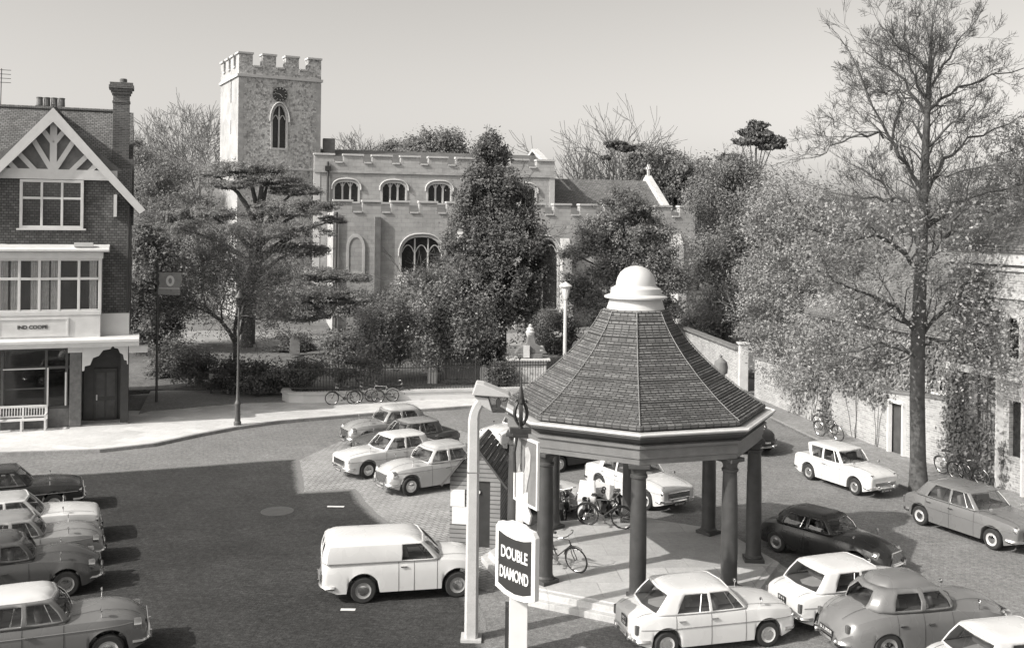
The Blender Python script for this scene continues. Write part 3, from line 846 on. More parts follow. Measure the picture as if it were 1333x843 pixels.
# kerb stones along the edge
b = MB()
def offs(path, d):
    out = []
    for i, p in enumerate(path):
        a = Vector(path[max(i-1, 0)]+(0,)); c = Vector(path[min(i+1, len(path)-1)]+(0,)); t = (c-a).normalized()
        out.append((p[0]-t.y*d, p[1]+t.x*d))
    return out
def kerbrow(path, name, w=.16, z=.118):
    b = MB(); A = offs(path, -.02); B = offs(path, w)
    rows = [[(p[0], p[1], 0) for p in A], [(p[0], p[1], z) for p in A], [(p[0], p[1], z) for p in B], [(p[0], p[1], .0) for p in B]]
    b.grid(rows); struct(b.build(name, 'kerb'))
kerbrow(PAVE_FRONT, 'kerb')
WALL = [(12.0, 49.5), (12.9, 44.6), (14.25, 38.0), (15.25, 35.2), (16.3, 32.4), (17.6, 27.5)]
RP = [(10.3, 56), (10.7, 48), (11.4, 44.5), (12.0, 40.5), (12.7, 36.5), (12.75, 33.2), (13.3, 31.2), (14.6, 29.8), (16.2, 27.2), (17.2, 24)]
sheet('pavement_by_wall', RP+[(18.3, 24.2), (17.7, 27.5), (16.4, 32.4), (15.3, 35.3), (14.3, 38), (13.0, 44.6), (12.1, 49.5), (12.0, 56)], .10, 'road_tarmac', .11)
kerbrow(RP[::-1][0:], 'kerb_by_wall', .14, .108) if False else None
b = MB(); A = RP; B = offs(RP, .15)
b.grid([[(p[0], p[1], 0) for p in A], [(p[0], p[1], .108) for p in A], [(p[0], p[1], .108) for p in B], [(p[0], p[1], 0) for p in B]]); struct(b.build('kerb_by_wall', 'kerb'))
# churchyard
b = MB()
rng = random.Random(3)
ys = [46.9, 47.5, 49, 52, 56, 60, 66, 74, 85, 100, 140, 220]
rows = []
for y in ys:
    row = []
    for x in np.linspace(-1, 1, 41):
        X = x*(14 if y < 48 else 60+y*.3) if False else x*(60+y*.5)
        z = .30+min(1.2, max(0, (y-52)*.03))+.06*math.sin(X*1.3+y)+.05*math.sin(X*.37-y*.8)
        row.append((X, y, z))
    rows.append(row)
def clipx(p, first=False):
    # keeps the lawn behind the pavement and the railings
    x, y, z = p
    lim = np.interp(x, [-60, -24, -15.5, -12.4, -10.2, 1.4, 5.6, 9, 12], [46, 46, 50, 49.6, 47.9, 49.0, 50.3, 53.6, 56])
    return (x, max(y, lim), (-.06 if first else .15) if y < lim else z)
b.grid([[clipx(p, i == 0) for p in r] for i, r in enumerate(rows)][::-1])
o = struct(b.build('churchyard_lawn', 'lawn', None, False, 60))
pth = [g2(*p, .6) for p in ((232, 437), (330, 441), (470, 446), (560, 452), (640, 452), (640, 441), (560, 432), (420, 425), (230, 424))]
b = MB(); n = 24
def path_strip(name, cl, w, mat, z0=.05):
    b = MB(); A = offs(cl, -w/2); B = offs(cl, w/2)
    zz = lambda p: .30+min(1.2, max(0, (p[1]-52)*.03))+z0+.07
    C_ = offs(cl, -w/6); D_ = offs(cl, w/6)
    b.grid([[(p[0], p[1], zz(p)-.5) for p in A]]+[[(p[0], p[1], zz(p)-k) for p in q] for q, k in ((A, .06), (C_, 0), (D_, 0), (B, .06))]+[[(p[0], p[1], zz(p)-.5) for p in B]]); return struct(b.build(name, mat))
path_strip('churchyard_path', [(-34, 67), (-26, 66.5), (-19, 65.8), (-12, 65.2), (-6, 65.5), (0, 66.5), (8, 69)], 5.5, 'dust_path', .1)
sheet('churchyard_way', [(-15.9, 43.2), (-15.6, 44.1), (-12.4, 46.1), (-10.3, 46.7), (-10.6, 48.2), (-11.5, 50.2), (-14.5, 56), (-17, 62), (-21, 64), (-19, 55), (-17.2, 48)], .122, 'path_tarmac', .05)
b = MB()
for p in ((437, 659, .5, .12), (453, 793, .32, .12)):
    c = G(p[0], p[1]); b.box((c.x, c.y, .0055), (p[2], p[3], .003))
struct(b.build('road_marking', 'sign_white'))
mh = MB(); c = G(361, 665); mh.lathe([(.48, .001), (.48, .009), (.43, .009), (.42, .005), (.003, .005)], 24, (c.x, c.y, 0))
tag(mh.build('manhole_cover', 'cover_iron'), 'round iron manhole cover in the dark tarmac', 'manhole cover')
# ------------------------------------------------------------------ market pavilion
O = Vector((3.09, 25.0, 0)); PA = R(-4.8)
def octo(r, k): return Vector((O.x+r*math.cos(PA+R(45*k-135)), O.y+r*math.sin(PA+R(45*k-135)), 0))
pav = thing('market_pavilion', 'open octagonal market pavilion with tall tiled roof and white dome', 'pavilion', O)
b = MB()
ph = PA+R(-135)
b.lathe([(3.78, 0), (3.78, .135), (3.60, .14), (3.58, .27), (3.42, .275), (3.40, .30), (.01, .305)], 8, O, 0, 'z', ph, caps=False)
b.build('stepped_base', 'floor_stone', pav, bevel=.015)
for k in range(8):
    p = octo(2.94, k); c = MB()
    c.lathe([(.225, .30), (.225, .42), (.205, .44), (.19, .46), (.182, .6), (.188, 1.2), (.18, 2.2), (.16, 2.96), (.19, 2.98), (.19, 3.03), (.16, 3.05), (.165, 3.12), (.21, 3.2)], 22, p, 0)
    c.build('column', 'column_wood', pav, smooth=30)
    o = pav.children[-1]
    for nm_, z_, w_ in (('plinth', .345, .48), ('capital', 3.24, .46)):
        q = MB(); q.box((p.x, p.y, z_), (w_, w_, .085), 0, Matrix.Rotation(PA+R(45*k-135), 3, 'Z')); q.build(nm_, 'column_wood', o, bevel=.01)
b = MB()
def ring(b, prof, m=0): b.lathe(prof, 8, O, m, 'z', ph, caps=False)
ring(b, [(2.78, 3.28), (3.12, 3.28), (3.12, 3.40), (3.15, 3.41), (3.15, 3.62), (3.22, 3.64), (3.22, 3.70), (3.12, 3.72), (2.78, 3.72), (2.78, 3.28)])
b.build('entablature', 'pale_timber', pav)
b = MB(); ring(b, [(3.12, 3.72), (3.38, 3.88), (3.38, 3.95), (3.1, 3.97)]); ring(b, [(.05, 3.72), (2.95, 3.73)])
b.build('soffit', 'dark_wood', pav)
b = MB()
for k in range(8):
    ring_pts = None
b.tube([tuple(octo(3.42, k)+Vector((0, 0, 3.98))) for k in range(8)], .03, 8, 0, closed=True)
b.build('gutter_rim', 'white_iron', pav)
b = MB(); ring(b, [(3.05, 3.985), (3.22, 4.0), (3.41, 3.975), (3.41, 3.93), (3.39, 3.925)]); b.build('gutter', 'gutter_lead', pav)
# tiled roof: one ring per course, each lip proud of the one below
prof = [(3.18, 4.10), (2.95, 4.23), (2.55, 4.49), (2.0, 4.92), (1.45, 5.44), (1.0, 6.0), (.76, 6.46)]
def rr(z): return float(np.interp(z, [p[1] for p in prof], [p[0] for p in prof]))
cur = []; s = 0
fine = []
for i in range(len(prof)-1):
    for t in np.linspace(0, 1, 40, endpoint=False):
        a = np.array(prof[i])*(1-t)+np.array(prof[i+1])*t; fine.append(a)
fine.append(np.array(prof[-1])); fine = np.array(fine)
ker = np.ones(31)/31
sm = np.stack([np.convolve(np.pad(fine[:, k], 15, mode='edge'), ker, 'valid') for k in (0, 1)], 1)
d = np.concatenate([[0], np.cumsum(np.hypot(*np.diff(sm, axis=0).T))])
nc = 46; ss = np.linspace(0, d[-1], nc+1)
course = []
for i in range(nc):
    r0, z0 = np.interp(ss[i], d, sm[:, 0]), np.interp(ss[i], d, sm[:, 1]); r1, z1 = np.interp(ss[i+1], d, sm[:, 0]), np.interp(ss[i+1], d, sm[:, 1])
    course += [(r0+.012, z0+.022), (r1, z1+.002)]
b = MB(); ring(b, [(3.18, 4.03), (3.2, 4.09)]+course)
rf = b.build('tiled_roof', 'pav_tile', pav)
b = MB()
for k in range(8):
    u = octo(1, k)-O
    b.tube([O+u*(c[0]+.01)+Vector((0, 0, c[1]+.008)) for c in course[::2]], .011, 5)
b.build('hip_tile', 'hip_mortar', rf)
dm = MB()
dm.lathe([(.66, 6.40), (.72, 6.42), (.66, 6.60), (.65, 6.66)], 32, O, 0, caps=False)
dm.lathe([(.66, 6.66), (.78, 6.69), (.78, 6.73), (.63, 6.78), (.62, 6.92), (.53, 6.96), (.49, 7.0), (.485, 7.08), (.45, 7.20), (.38, 7.32), (.27, 7.41), (.13, 7.465), (.003, 7.48)], 40, O, 0, caps=False)
dm.build('dome', 'dome_white', pav, smooth=32)
# ------------------------------------------------------------------ inn on the corner
TH = R(20)
pub = thing('inn', 'gabled inn with half-timbered gable, tile-hung walls and white bay windows', 'building', (-15.72, 41.5, 0), TH)
def pb(b, name, mat, par=None, **k): return b.build(name, mat, par or pub, True, **k)
x0 = -6.2
# shell: back and side walls, floors
b = MB(); b.span(x0, 0, .02, 7.5, 3.4, 9.0); pb(b, 'tile_hung_wall', ['tile_hung'])
b = MB(); b.span(x0, -.06, .9, 7.5, 0, 3.4); pb(b, 'ground_floor_wall', ['dark_wood'])
# gable wall
b = MB(); b.prism([(-5.8, 9.0), (0, 9.0), (-2.9, 12.55)], (0, .02, 0), (1, 0, 0), (0, 0, 1), 2.8); pb(b, 'gable_wall', 'tile_hung')
# dark pebbledash panel behind the timbers
b = MB(); b.prism([(-5.5, 10.4), (-.3, 10.4), (-2.9, 12.6)], (0, -.02, 0), (1, 0, 0), (0, 0, 1), .03); pb(b, 'gable_panel', 'dark_stone')
# main roof behind and gable roof
b = MB()
b.prism([(.06, 9.12), (.06, 9.30), (3.75, 13.2), (7.8, 8.92), (7.8, 8.75), (3.75, 13.0)], (x0-.25, 0, 0), (0, 1, 0), (0, 0, 1), -(.25-x0+.05)); pb(b, 'main_roof', 'plain_tile')
b = MB()
for sx in (1, -1):
    b.prism([(0, 12.72), (0, 12.9), (sx*3.42, 8.93), (sx*3.42, 8.75)][::sx], (-2.9, -.38, 0), (1, 0, 0), (0, 0, 1), 4.2)
pb(b, 'gable_roof', 'plain_tile')
b = MB(); b.tube([(-2.9, -.3, 12.93), (-2.9, 3.6, 12.93)], .09, 6); b.tube([(x0-.2, 3.75, 13.22), (-.2, 3.75, 13.22)], .1, 6); pb(b, 'ridge_tile', 'plain_tile')
# barge boards and timbering
b = MB()
for sx in (1, -1):
    b.prism([(0, 12.86), (sx*3.50, 8.84), (sx*3.27, 8.68), (0, 12.30)][::-sx], (-2.9, -.42, 0), (1, 0, 0), (0, 0, 1), .09)
pb(b, 'barge_board', 'white_wood')
b = MB()
b.span(-5.25, -.5, -.12, .0, 10.02, 10.42); b.span(-3.03, -2.77, -.1, .0, 10.42, 12.4)
for sx in (1, -1):
    for (ua, za), (ub, zb) in (((.74, 11.58), (.06, 10.40)), ((1.26, 11.02), (.66, 10.36)), ((1.66, 10.72), (1.34, 10.36)), ((.40, 11.98), (.02, 11.46))):
        b.bar((-2.9+sx*ua, -.046-.002*za, za), (-2.9+sx*ub, -.046-.002*za, zb), .19, .07, 0, (0, 1, 0))
pb(b, 'gable_timber', 'white_wood')
b = MB(); b.span(-.62, -.5, -.36, .02, 8.55, 9.45); b.span(-5.3, -5.18, -.36, .02, 8.55, 9.45); pb(b, 'eaves_bracket', 'white_wood')
def casement(x0, x1, y, z0, z1, n, tr, name, bar=.09, curt=True, fw=.11):
    f = MB()
    f.span(x0, x1, y-.09, y+.02, z0, z0+fw); f.span(x0, x1, y-.09, y+.02, z1-fw, z1)
    f.span(x0, x0+fw, y-.09, y+.02, z0+fw, z1-fw); f.span(x1-fw, x1, y-.09, y+.02, z0+fw, z1-fw)
    w = (x1-x0-fw)/n
    for i in range(1, n): f.span(x0+fw/2+i*w-bar/2, x0+fw/2+i*w+bar/2, y-.08, y+.018, z0+fw, z1-fw)
    zt = z0+(z1-z0)*tr
    for i in range(n):
        a = x0+fw/2+i*w+bar/2; c = a+w-bar
        f.span(a, c, y-.075, y+.016, zt-.045, zt+.045)
    f.span(x0-.1, x1+.1, y-.16, y+.02, z0-.07, z0-.002)
    o = pb(f, name, 'white_wood', bevel=.008)
    g = MB(); g.span(x0+.02, x1-.02, y-.03, y-.015, z0+.03, z1-.03); gg = g.build('pane', 'pane_glass', o, True)
    g = MB(); g.span(x0+.02, x1-.02, y+.25, y+.27, z0+.02, z1-.02); g.build('dark_room', 'window_dark', o, True)
    if curt:
        g = MB(); rg = random.Random(int(x0*100))
        for i in range(n):
            a = x0+fw/2+i*w+bar/2; c = a+w-bar
            for side in (0, 1):
                if rg.random() < .25: continue
                wd = (c-a)*rg.uniform(.22, .42)
                e0, e1 = (a, a+wd) if side == 0 else (c-wd, c)
                pts = [(e0+(e1-e0)*k/8, y+.10+.03*math.sin(k*2.3)) for k in range(9)]
                ztp = z1-.1 if curt == 1 else zt-.05
                g.grid([[(p[0], p[1], z0+.05) for p in pts], [(p[0], p[1], ztp) for p in pts]])
        g.build('curtain', 'curtain', o, True, 60)
    return o
casement(-4.10, -1.76, -.03, 8.05, 10.0, 3, .62, 'window', curt=2)
# first floor bay: five lights, projecting
b = MB()
BX0, BX1, BY = -4.85, -1.03, -.72
b.span(BX0, BX1, BY-.02, .02, 4.62, 4.78); b.span(BX0-.05, BX1+.05, BY-.06, .02, 6.86, 7.12)
b.span(BX0+.02, BX1-.02, BY, .02, 3.72, 4.62)
for x in (BX0+.06, BX1-.06): b.span(x-.06, x+.06, BY+.02, BY+.14, 4.78, 6.86)
b.span(BX1-.12, BX1, -.12, .02, 4.78, 6.86); b.span(BX0, BX0+.12, -.12, .02, 4.78, 6.86)
b.prism([(0, 7.12), (-.25, 7.16), (-.25, 7.24), (-.12, 7.30), (-.12, 7.33), (.74, 7.42), (.74, 7.12)], (BX0-.28, BY, 0), (0, 1, 0), (0, 0, 1), -(BX1-BX0+.56))
bay = pb(b, 'bay_window', 'white_wood', bevel=.01)
def bayglass():
    f = MB(); n = 5; z0, z1 = 4.78, 6.86; y = BY+.04; xa, xb = BX0+.12, BX1-.12
    w = (xb-xa)/n
    for i in range(1, n): f.span(xa+i*w-.05, xa+i*w+.05, y-.04, y+.05, z0, z1)
    f.span(xa, xb, y-.035, y+.045, 6.02, 6.12); f.span(xa, xb, y-.03, y+.05, z0, z0+.07); f.span(xa, xb, y-.03, y+.05, z1-.08, z1)
    f.span(BX1-.09, BX1-.03, BY+.14, -.12, 6.02, 6.12)
    f.build('frame', 'white_wood', bay, True, None, .008)
    g = MB(); g.span(xa, xb, y+.01, y+.02, z0+.02, z1-.02); g.span(BX1-.07, BX1-.06, BY+.14, -.1, z0, z1); g.build('pane', 'pane_glass', bay, True)
    g = MB(); g.span(BX0+.2, BX1-.2, .0, .015, 4.8, 6.85); g.build('dark_room', 'window_dark', bay, True)
    g = MB(); rg = random.Random(5)
    for i in range(n):
        for side in (0, 1):
            if (i, side) in ((3, 0), (3, 1), (1, 0), (4, 0)): continue
            a = xa+i*w+.06; c = xa+(i+1)*w-.06; wd = (c-a)*rg.uniform(.3, .48)
            e0, e1 = (a, a+wd) if side == 0 else (c-wd, c)
            pts = [(e0+(e1-e0)*k/9, y+.12+.03*math.sin(k*2.1)) for k in range(10)]
            g.grid([[(p[0], p[1], z0+.03) for p in pts], [(p[0], p[1], z1-.05) for p in pts]])
    g.build('curtain', 'curtain', bay, True, 60)
bayglass()
b = MB(); b.span(-2.05, -1.35, -.9, -.6, 7.345, 7.5); pb(b, 'lead_tray', 'white_iron')
# white panelled jetty over the ground floor with its lettering, moulded fascia
b = MB(); b.span(x0, .02, -.3, .9, 3.72, 4.62); pb(b, 'jetty_panel', 'white_plaster')
b = MB(); y = BY-.012
for a in ((-4.78, -4.72, 3.80, 4.52), (-2.28, -2.22, 3.80, 4.52), (-4.72, -2.28, 3.80, 3.86), (-4.72, -2.28, 4.46, 4.52)): b.span(a[0], a[1], y-.03, y+.02, a[2], a[3])
b.span(-4.72, -2.28, y-.006, y+.02, 3.86, 4.46, 1)
sgn = pb(b, 'name_panel', ['white_wood', 'cream_wood'])
letters('IND COOPE', .2, Matrix.Translation((-3.52, y-.016, 4.17)) @ Matrix.Rotation(PI/2, 4, 'X'), 'sign_dark', 'lettering', sgn, .008, 1.0)
b = MB()
b.prism([(0, 3.36), (-.30, 3.36), (-.34, 3.50), (-.46, 3.56), (-.46, 3.66), (-.36, 3.72), (.6, 3.76), (.6, 3.36)], (x0, BY, 0), (0, 1, 0), (0, 0, 1), -(-x0+.42)); pb(b, 'fascia', 'white_wood', bevel=.01)
# ground floor front
b = MB(); b.span(-2.18, -1.74, -.42, .05, .12, 3.36); pb(b, 'pier', 'post_stone', bevel=.02)
b = MB(); b.span(x0, -2.18, -.30, -.05, .12, .86); pb(b, 'stall_riser', 'post_stone')
b = MB()
for a in ((x0, -2.18, .86, .96), (x0, -2.18, 2.45, 2.55), (x0, -2.18, 3.2, 3.36)): b.span(a[0], a[1], -.27, -.12, a[2], a[3])
for x in (-5.3, -4.62, -3.05, -2.30): b.span(x-.05, x+.05, -.28, -.11, .96, 3.2)
b.span(-4.57, -3.10, -.22, -.15, 1.66, 1.71)
w = pb(b, 'shop_window', ['dark_wood'])
b = MB(); b.span(-3.02, -2.96, -.285, -.27, .97, 2.5); b.span(-2.36, -2.30, -.285, -.27, .97, 2.3); b.span(-4.6, -3.08, -.285, -.27, 2.46, 2.5); b.span(-3.7, -3.05, -.30, -.27, .9, .96); b.build('bead', 'cream_wood', w, True)
b = MB(); b.span(x0, -2.2, -.20, -.19, .96, 3.2); b.build('pane', 'pane_glass', w, True)
b = MB(); b.span(x0, -2.2, .5, .55, .6, 3.36); b.build('dark_room', 'window_dark', w, True)
b = MB(); b.span(-1.70, -.10, .5, .58, .12, 3.3, 0)
for xx in (-1.42, -.86, -.32):
    pass
pb(b, 'porch_back', 'black_wood')
b = MB(); b.span(-1.30, -.42, .42, .49, .14, 2.3, 0)
for zz in ((.3, 1.0), (1.15, 2.15)):
    for xx in ((-1.22, -.9), (-.82, -.5)): b.span(xx[0], xx[1], .40, .425, zz[0], zz[1], 1)
dr = pb(b, 'door', ['black_wood', 'dark_wood'], bevel=.008)
b = MB(); b.lathe([(.012, 0), (.03, .02), (.025, .05), (.004, .06)], 10, (0, 0, 0)); b.box((-1.2, .385, 1.12), (.05, .03, .22)); b.build('handle', 'white_iron', dr, True)
b = MB(); b.span(-.28, .02, -.30, .9, .12, 3.36); pb(b, 'corner_post', 'black_wood')
b = MB(); b.span(-1.74, .02, -.34, .5, .10, .17); pb(b, 'door_step', 'kerb', bevel=.01)
b = MB()
sc = [(0, 0), (1.15, 0), (1.05, -.16), (.78, -.2), (.62, -.42), (.40, -.5), (.30, -.78), (.10, -.82), (.08, -1.0), (0, -1.02)]
b.prism([(p[0], p[1]) for p in sc][::-1], (-1.72, -.50, 3.36), (1, 0, 0), (0, 0, 1), .2)
b.prism([(-p[0]*.5, p[1]*.8) for p in sc], (.0, -.42, 3.36), (1, 0, 0), (0, 0, 1), .25)
b.span(-2.25, -1.70, -.52, -.06, 3.10, 3.355)
pb(b, 'carved_bracket', 'white_wood', bevel=.015)
b = MB(); b.span(.03, .75, -.5, -.1, 3.02, 3.3); pb(b, 'side_cornice', 'white_wood', bevel=.02)
# chimneys
def chimney(x, y, z0, z1, w, d, name):
    b = MB(); b.span(x-w/2, x+w/2, y-d/2, y+d/2, z0, z1-.5)
    for k, (e, za, zb) in enumerate(((.03, z1-.85, z1-.78), (.05, z1-.5, z1-.38), (.10, z1-.38, z1-.26), (.17, z1-.26, z1-.12), (.13, z1-.12, z1))): b.span(x-w/2-e, x+w/2+e, y-d/2-e, y+d/2+e, za, zb)
    return pb(b, name, 'red_brick', bevel=.01)
ch = chimney(-.42, 1.9, 8.0, 14.25, .66, .62, 'chimney')
b = MB(); b.lathe([(.13, 14.25), (.15, 14.3), (.15, 14.42), (.12, 14.45)], 12, (-.35, 1.9, 0)); b.build('chimney_pot', 'grey_iron', ch, True)
b = MB(); b.span(-.95, .12, 1.3, 2.5, 8.2, 11.0); pb(b, 'chimney_breast', 'red_brick')
b = MB(); b.span(-4.05, -2.85, 4.9, 5.5, 11, 13.45); c2 = pb(b, 'rear_chimney', 'red_brick')
b = MB()
for k in range(4): b.lathe([(.12, 13.45), (.14, 13.5), (.13, 13.78), (.15, 13.84), (.10, 13.86)], 10, (-3.9+k*.3, 5.2, 0))
b.build('chimney_pots', 'dark_stone', c2, True)
b = MB(); b.tube([(-.05, -.08, 8.9), (-.05, -.08, 3.8)], .05, 8); pb(b, 'drainpipe', 'black_wood')
b = MB(); b.tube([(-5.35, 4.2, 12.8), (-5.32, 4.2, 14.9)], .02, 5)
for k in range(4): b.tube([(-5.75, 4.2, 14.3+.18*k), (-4.95, 4.2, 14.3+.18*k)], .012, 4)
pb(b, 'aerial', 'iron')
# ------------------------------------------------------------------ parish church
church = thing('church', 'flint parish church with battlemented tower, clock and long aisle', 'church', (-14, 75, 0))
def along(o, th, px, py=290):
    """distance along a wall that starts at o in direction th at which it passes picture column px"""
    a, _ = ray(px, py); k = a/F
    return (k*o.y-o.x)/(math.cos(th)-k*math.sin(th))
def frame_m(o, th): return Matrix.Translation(o) @ Matrix.Rotation(th, 4, 'Z')
def arch(cx, w, z0, zs, zt, n=7, pointed=True):
    """opening outline, anticlockwise from the bottom left"""
    L = [(cx+w/2, z0)]
    h = zt-zs
    for k in range(n+1):
        t = k/n
        if pointed: x = w/2*(1-t**1.55); z = zs+h*math.sin(t*PI/2)**.9
        else: x = w/2*math.cos(t*PI/2)**.75; z = zs+h*math.sin(t*PI/2)
        L.append((cx+x, z))
    R_ = [(2*cx-p[0], p[1]) for p in L[::-1]]
    pts = L+R_[1:]
    return pts
def battlement(x0, x1, zl, zh, nm, gap=.42):
    """top edge from x1 back to x0"""
    L = x1-x0; per = L/(nm-gap*1.) if nm > 1 else L; mw = per*(1-gap)
    out = []
    for i in range(nm):
        a = x0+i*per; c = min(x1, a+mw)
        out.append((a, c))
    pts = []
    for a, c in out[::-1]:
        pts += [(c, zl), (c, zh), (a, zh), (a, zl)]
    if abs(pts[0][0]-x1) < 1e-6: pts = pts[1:]
    if abs(pts[-1][0]-x0) < 1e-6: pts = pts[:-1]
    return pts, out
ux, uz = (1, 0, 0), (0, 0, 1)
def wall(M, x0, x1, z0, zl, zh, nm, holes, mat, name, par, depth=.6, y=0., gap=.42):
    top, mer = battlement(x0, x1, zl, zh, nm, gap) if nm else ([(x1, zh), (x0, zh)], [])
    b = MB().xf(M); b.prism([(x0, z0), (x1, z0)]+top, (0, y, 0), ux, uz, depth, 0, holes)
    o = b.build(name, mat, par)
    if nm:
        c = MB().xf(M)
        for a, e in mer: c.span(a-.06, e+.06, y-.1, y+depth+.04, zh, zh+.14)
        for k in range(len(mer)-1): c.span(mer[k][1]+.062, mer[k+1][0]-.062, y-.1, y+depth+.04, zl-.02, zl+.10)
        c.build('coping', 'dressed_stone', o)
    return o
def tracery(M, cx, w, z0, zs, zt, nl, par, y=0., pointed=True, hood=True, deep=.28, mull=.09, sur=.14):
    out = arch(cx, w, z0, zs, zt, 7, pointed)
    ring_ = arch(cx, w+2*sur, z0-sur, zs, zt+sur, 7, pointed)
    b = MB().xf(M); b.prism(ring_, (0, y-.05, 0), ux, uz, .2, 0, [arch(cx, w-.004, z0+.002, zs, zt-.002, 7, pointed)])
    o = b.build('window', 'dressed_stone', par)
    g = MB().xf(M); g.prism(arch(cx, w+.04, z0-.02, zs, zt+.02, 7, pointed), (0, y+deep, 0), ux, uz, .04); g.build('leaded_glass', 'leaded', o)
    m = MB().xf(M); lw = w/nl
    for k in range(1, nl):
        x = cx-w/2+k*lw
        e = abs(x-cx)/(w/2)
        zc = zs+(zt-zs)*(1-e**2)**.5*.97
        m.span(x-mull/2, x+mull/2, y+.08, y+deep-.01, z0, zc)
    for k in range(nl):
        xa = cx-w/2+k*lw+mull/2; xb = xa+lw-mull
        hz = min(zs+.1, zt-.2) if not pointed else zs
        arc = [(xa+(xb-xa)*t, hz+lw*.55*math.sin(PI*t)**.8*(1 if not pointed else 1.1)) for t in np.linspace(0, 1, 8)]
        for i in range(7): m.bar((arc[i][0], y+.16, arc[i][1]), (arc[i+1][0], y+.16, arc[i+1][1]), .1, .07, 0)
    m.build('mullion', 'dressed_stone', o)
    if hood:
        h = MB().xf(M); hd = [p for p in arch(cx, w+2*sur+.14, zs-.15, zs, zt+sur+.1, 7, pointed)]
        h.tube([(p[0], y-.09, p[1]) for p in hd], .07, 5); h.build('hood_mould', 'dressed_stone', o)
    return o
# tower
TT = R(28)
A = at(311, 97, 75.); tw = along(A, TT, 418, 100)
MT = frame_m((A.x, A.y, 0), TT)
tower = wall(MT, 0, tw, 0, 19.95, 20.85, 4, [arch(tw*.49, 1.05, 13.95, 16.1, 17.15)], 'flint', 'tower', church, .8, 0, .42)
side_h = []
Ml = frame_m((A.x, A.y, 0), TT) @ Matrix.Translation((0, tw, 0)) @ Matrix.Rotation(R(-90), 4, 'Z')
wl = wall(Ml, 0, tw-.002, 0, 19.95, 20.85, 4, [[(tw*.62, 17.4), (tw*.62, 19.1), (tw*.62-.28, 19.1), (tw*.62-.28, 17.4)][::-1], [(tw*.62, 15), (tw*.62, 16.1), (tw*.62-.2, 16.1), (tw*.62-.2, 15)][::-1]], 'tower_render', 'tower_side_wall', tower, .8, -.003)
b = MB().xf(MT); b.span(tw-.8, tw, .81, tw, 0, 20.0); b.span(.81, tw-.81, tw-.8, tw, 0, 20); b.build('tower_back_wall', 'flint', tower)
b = MB().xf(MT); b.span(.82, tw-.82, .82, tw-.82, 19.2, 19.5); b.build('tower_roof', 'lead', tower)
for z, e, h in ((19.15, .13, .2), (12.3, .06, .12)):
    b = MB().xf(MT); b.span(-e, tw+e, -e, -.004, z, z+h); b.span(-e, -.008, .0, tw+e, z, z+h); b.span(tw+.002, tw+e, .0, tw+e, z, z+h)
    b.build('string_course', 'dressed_stone', tower)
for side in (0, 1):
    b = MB().xf(MT); rg = random.Random(2); z = 0.; k = 0
    while z < 19:
        h = rg.uniform(.3, .42); l = .62 if k % 2 else .36
        if side: b.span(tw-l, tw+.015, -.018, .1, z, z+h-.005)
        else: b.span(-.02, l, -.018, .1, z, z+h-.005)
        z += h; k += 1
    b.build('quoins', 'quoin_stone', tower)
tracery(MT, tw*.49, 1.05, 13.95, 16.1, 17.15, 2, tower)
b = MB().xf(MT)
b.lathe([(.56, -.12), (.56, -.05), (.004, -.05)], 32, (tw*.49, .0, 18.0), 0, 'y'); ck = b.build('clock_face', 'sign_dark', tower, smooth=30)
b = MB().xf(MT)
for k in range(12):
    a = 2*PI*k/12; d = Vector((math.sin(a), 0, math.cos(a))); c = Vector((tw*.49, -.135, 18.0))
    b.bar(c+d*.40, c+d*.51, .02, .04, 0, (0, 1, 0))
b.bar((tw*.49, -.15, 18), (tw*.49+.17, -.15, 17.78), .02, .05, 0, (0, 1, 0)); b.bar((tw*.49, -.165, 18), (tw*.49-.40, -.165, 18.08), .02, .035, 0, (0, 1, 0))
b.build('clock_hands', 'curtain', ck)
# nave clerestory
TN = R(15)
N0 = at(409, 215, 75.2); N0.z = 0; MN = frame_m(N0, TN)
nl = along(N0, TN, 722, 215)
def col(o, px, th=TN): return along(o, th, px, 250)
wh = []
cl = [col(N0, p) for p in (451, 513, 572, 631, 683)]
for c in cl: wh.append(arch(c, 1.75, 9.95, 11.0, 11.42, 7, False))
nave = wall(MN, 0, nl, 0, 12.85, 13.4, 9, wh, 'ashlar', 'nave_wall', church, .6, 0, .32)
for c in cl: tracery(MN, c, 1.75, 9.95, 11.0, 11.42, 3, nave, 0, False, True, .3, .12)
b = MB().xf(MN); b.span(-.02, nl+.08, -.1, -.004, 12.1, 12.28); b.build('string_course', 'quoin_stone', nave)
b = MB().xf(MN); b.span(-.02, .45, -.03, .2, 0, 12.08); b.build('quoins', 'dressed_stone', nave)
b = MB().xf(MN); b.span(nl-.4, nl+.02, -.03, .2, 9, 12.08); b.build('quoins', 'dressed_stone', nave)
b = MB().xf(MN); b.tube([(1.0, -.14, 12.9), (1.0, -.14, 9.6)], .09, 6); b.box((1.0, -.16, 12.4), (.42, .25, .35)); b.build('drainpipe', 'iron', nave)
b = MB().xf(MN)
b.prism([(.6, 12.6), (4.6, 14.15), (9.2, 12.6), (9.2, 11.8), (.6, 11.8)], (0.3, 0, 0), (0, 1, 0), (0, 0, 1), -(nl-.6)); b.build('nave_roof', 'lead', church)
b = MB().xf(MN); b.span(nl-.6, nl, .61, 9.2, 0, 13.0); b.span(nl-.6, nl, .61, 2.2, 13.0, 13.5); b.build('nave_end_wall', 'ashlar', nave)
b = MB().xf(MN); b.bar((nl-.3, .4, 13.1), (nl-.3, 4.6, 14.6), .5, .22, 0); b.bar((nl-.3, 9, 13.1), (nl-.3, 4.6, 14.6), .5, .22, 0); b.build('gable_coping', 'dressed_stone', nave)
b = MB().xf(MN); b.span(.9, 1.8, 3.2, 4.0, 13.5, 14.9); b.build('roof_turret', 'dark_stone', church)
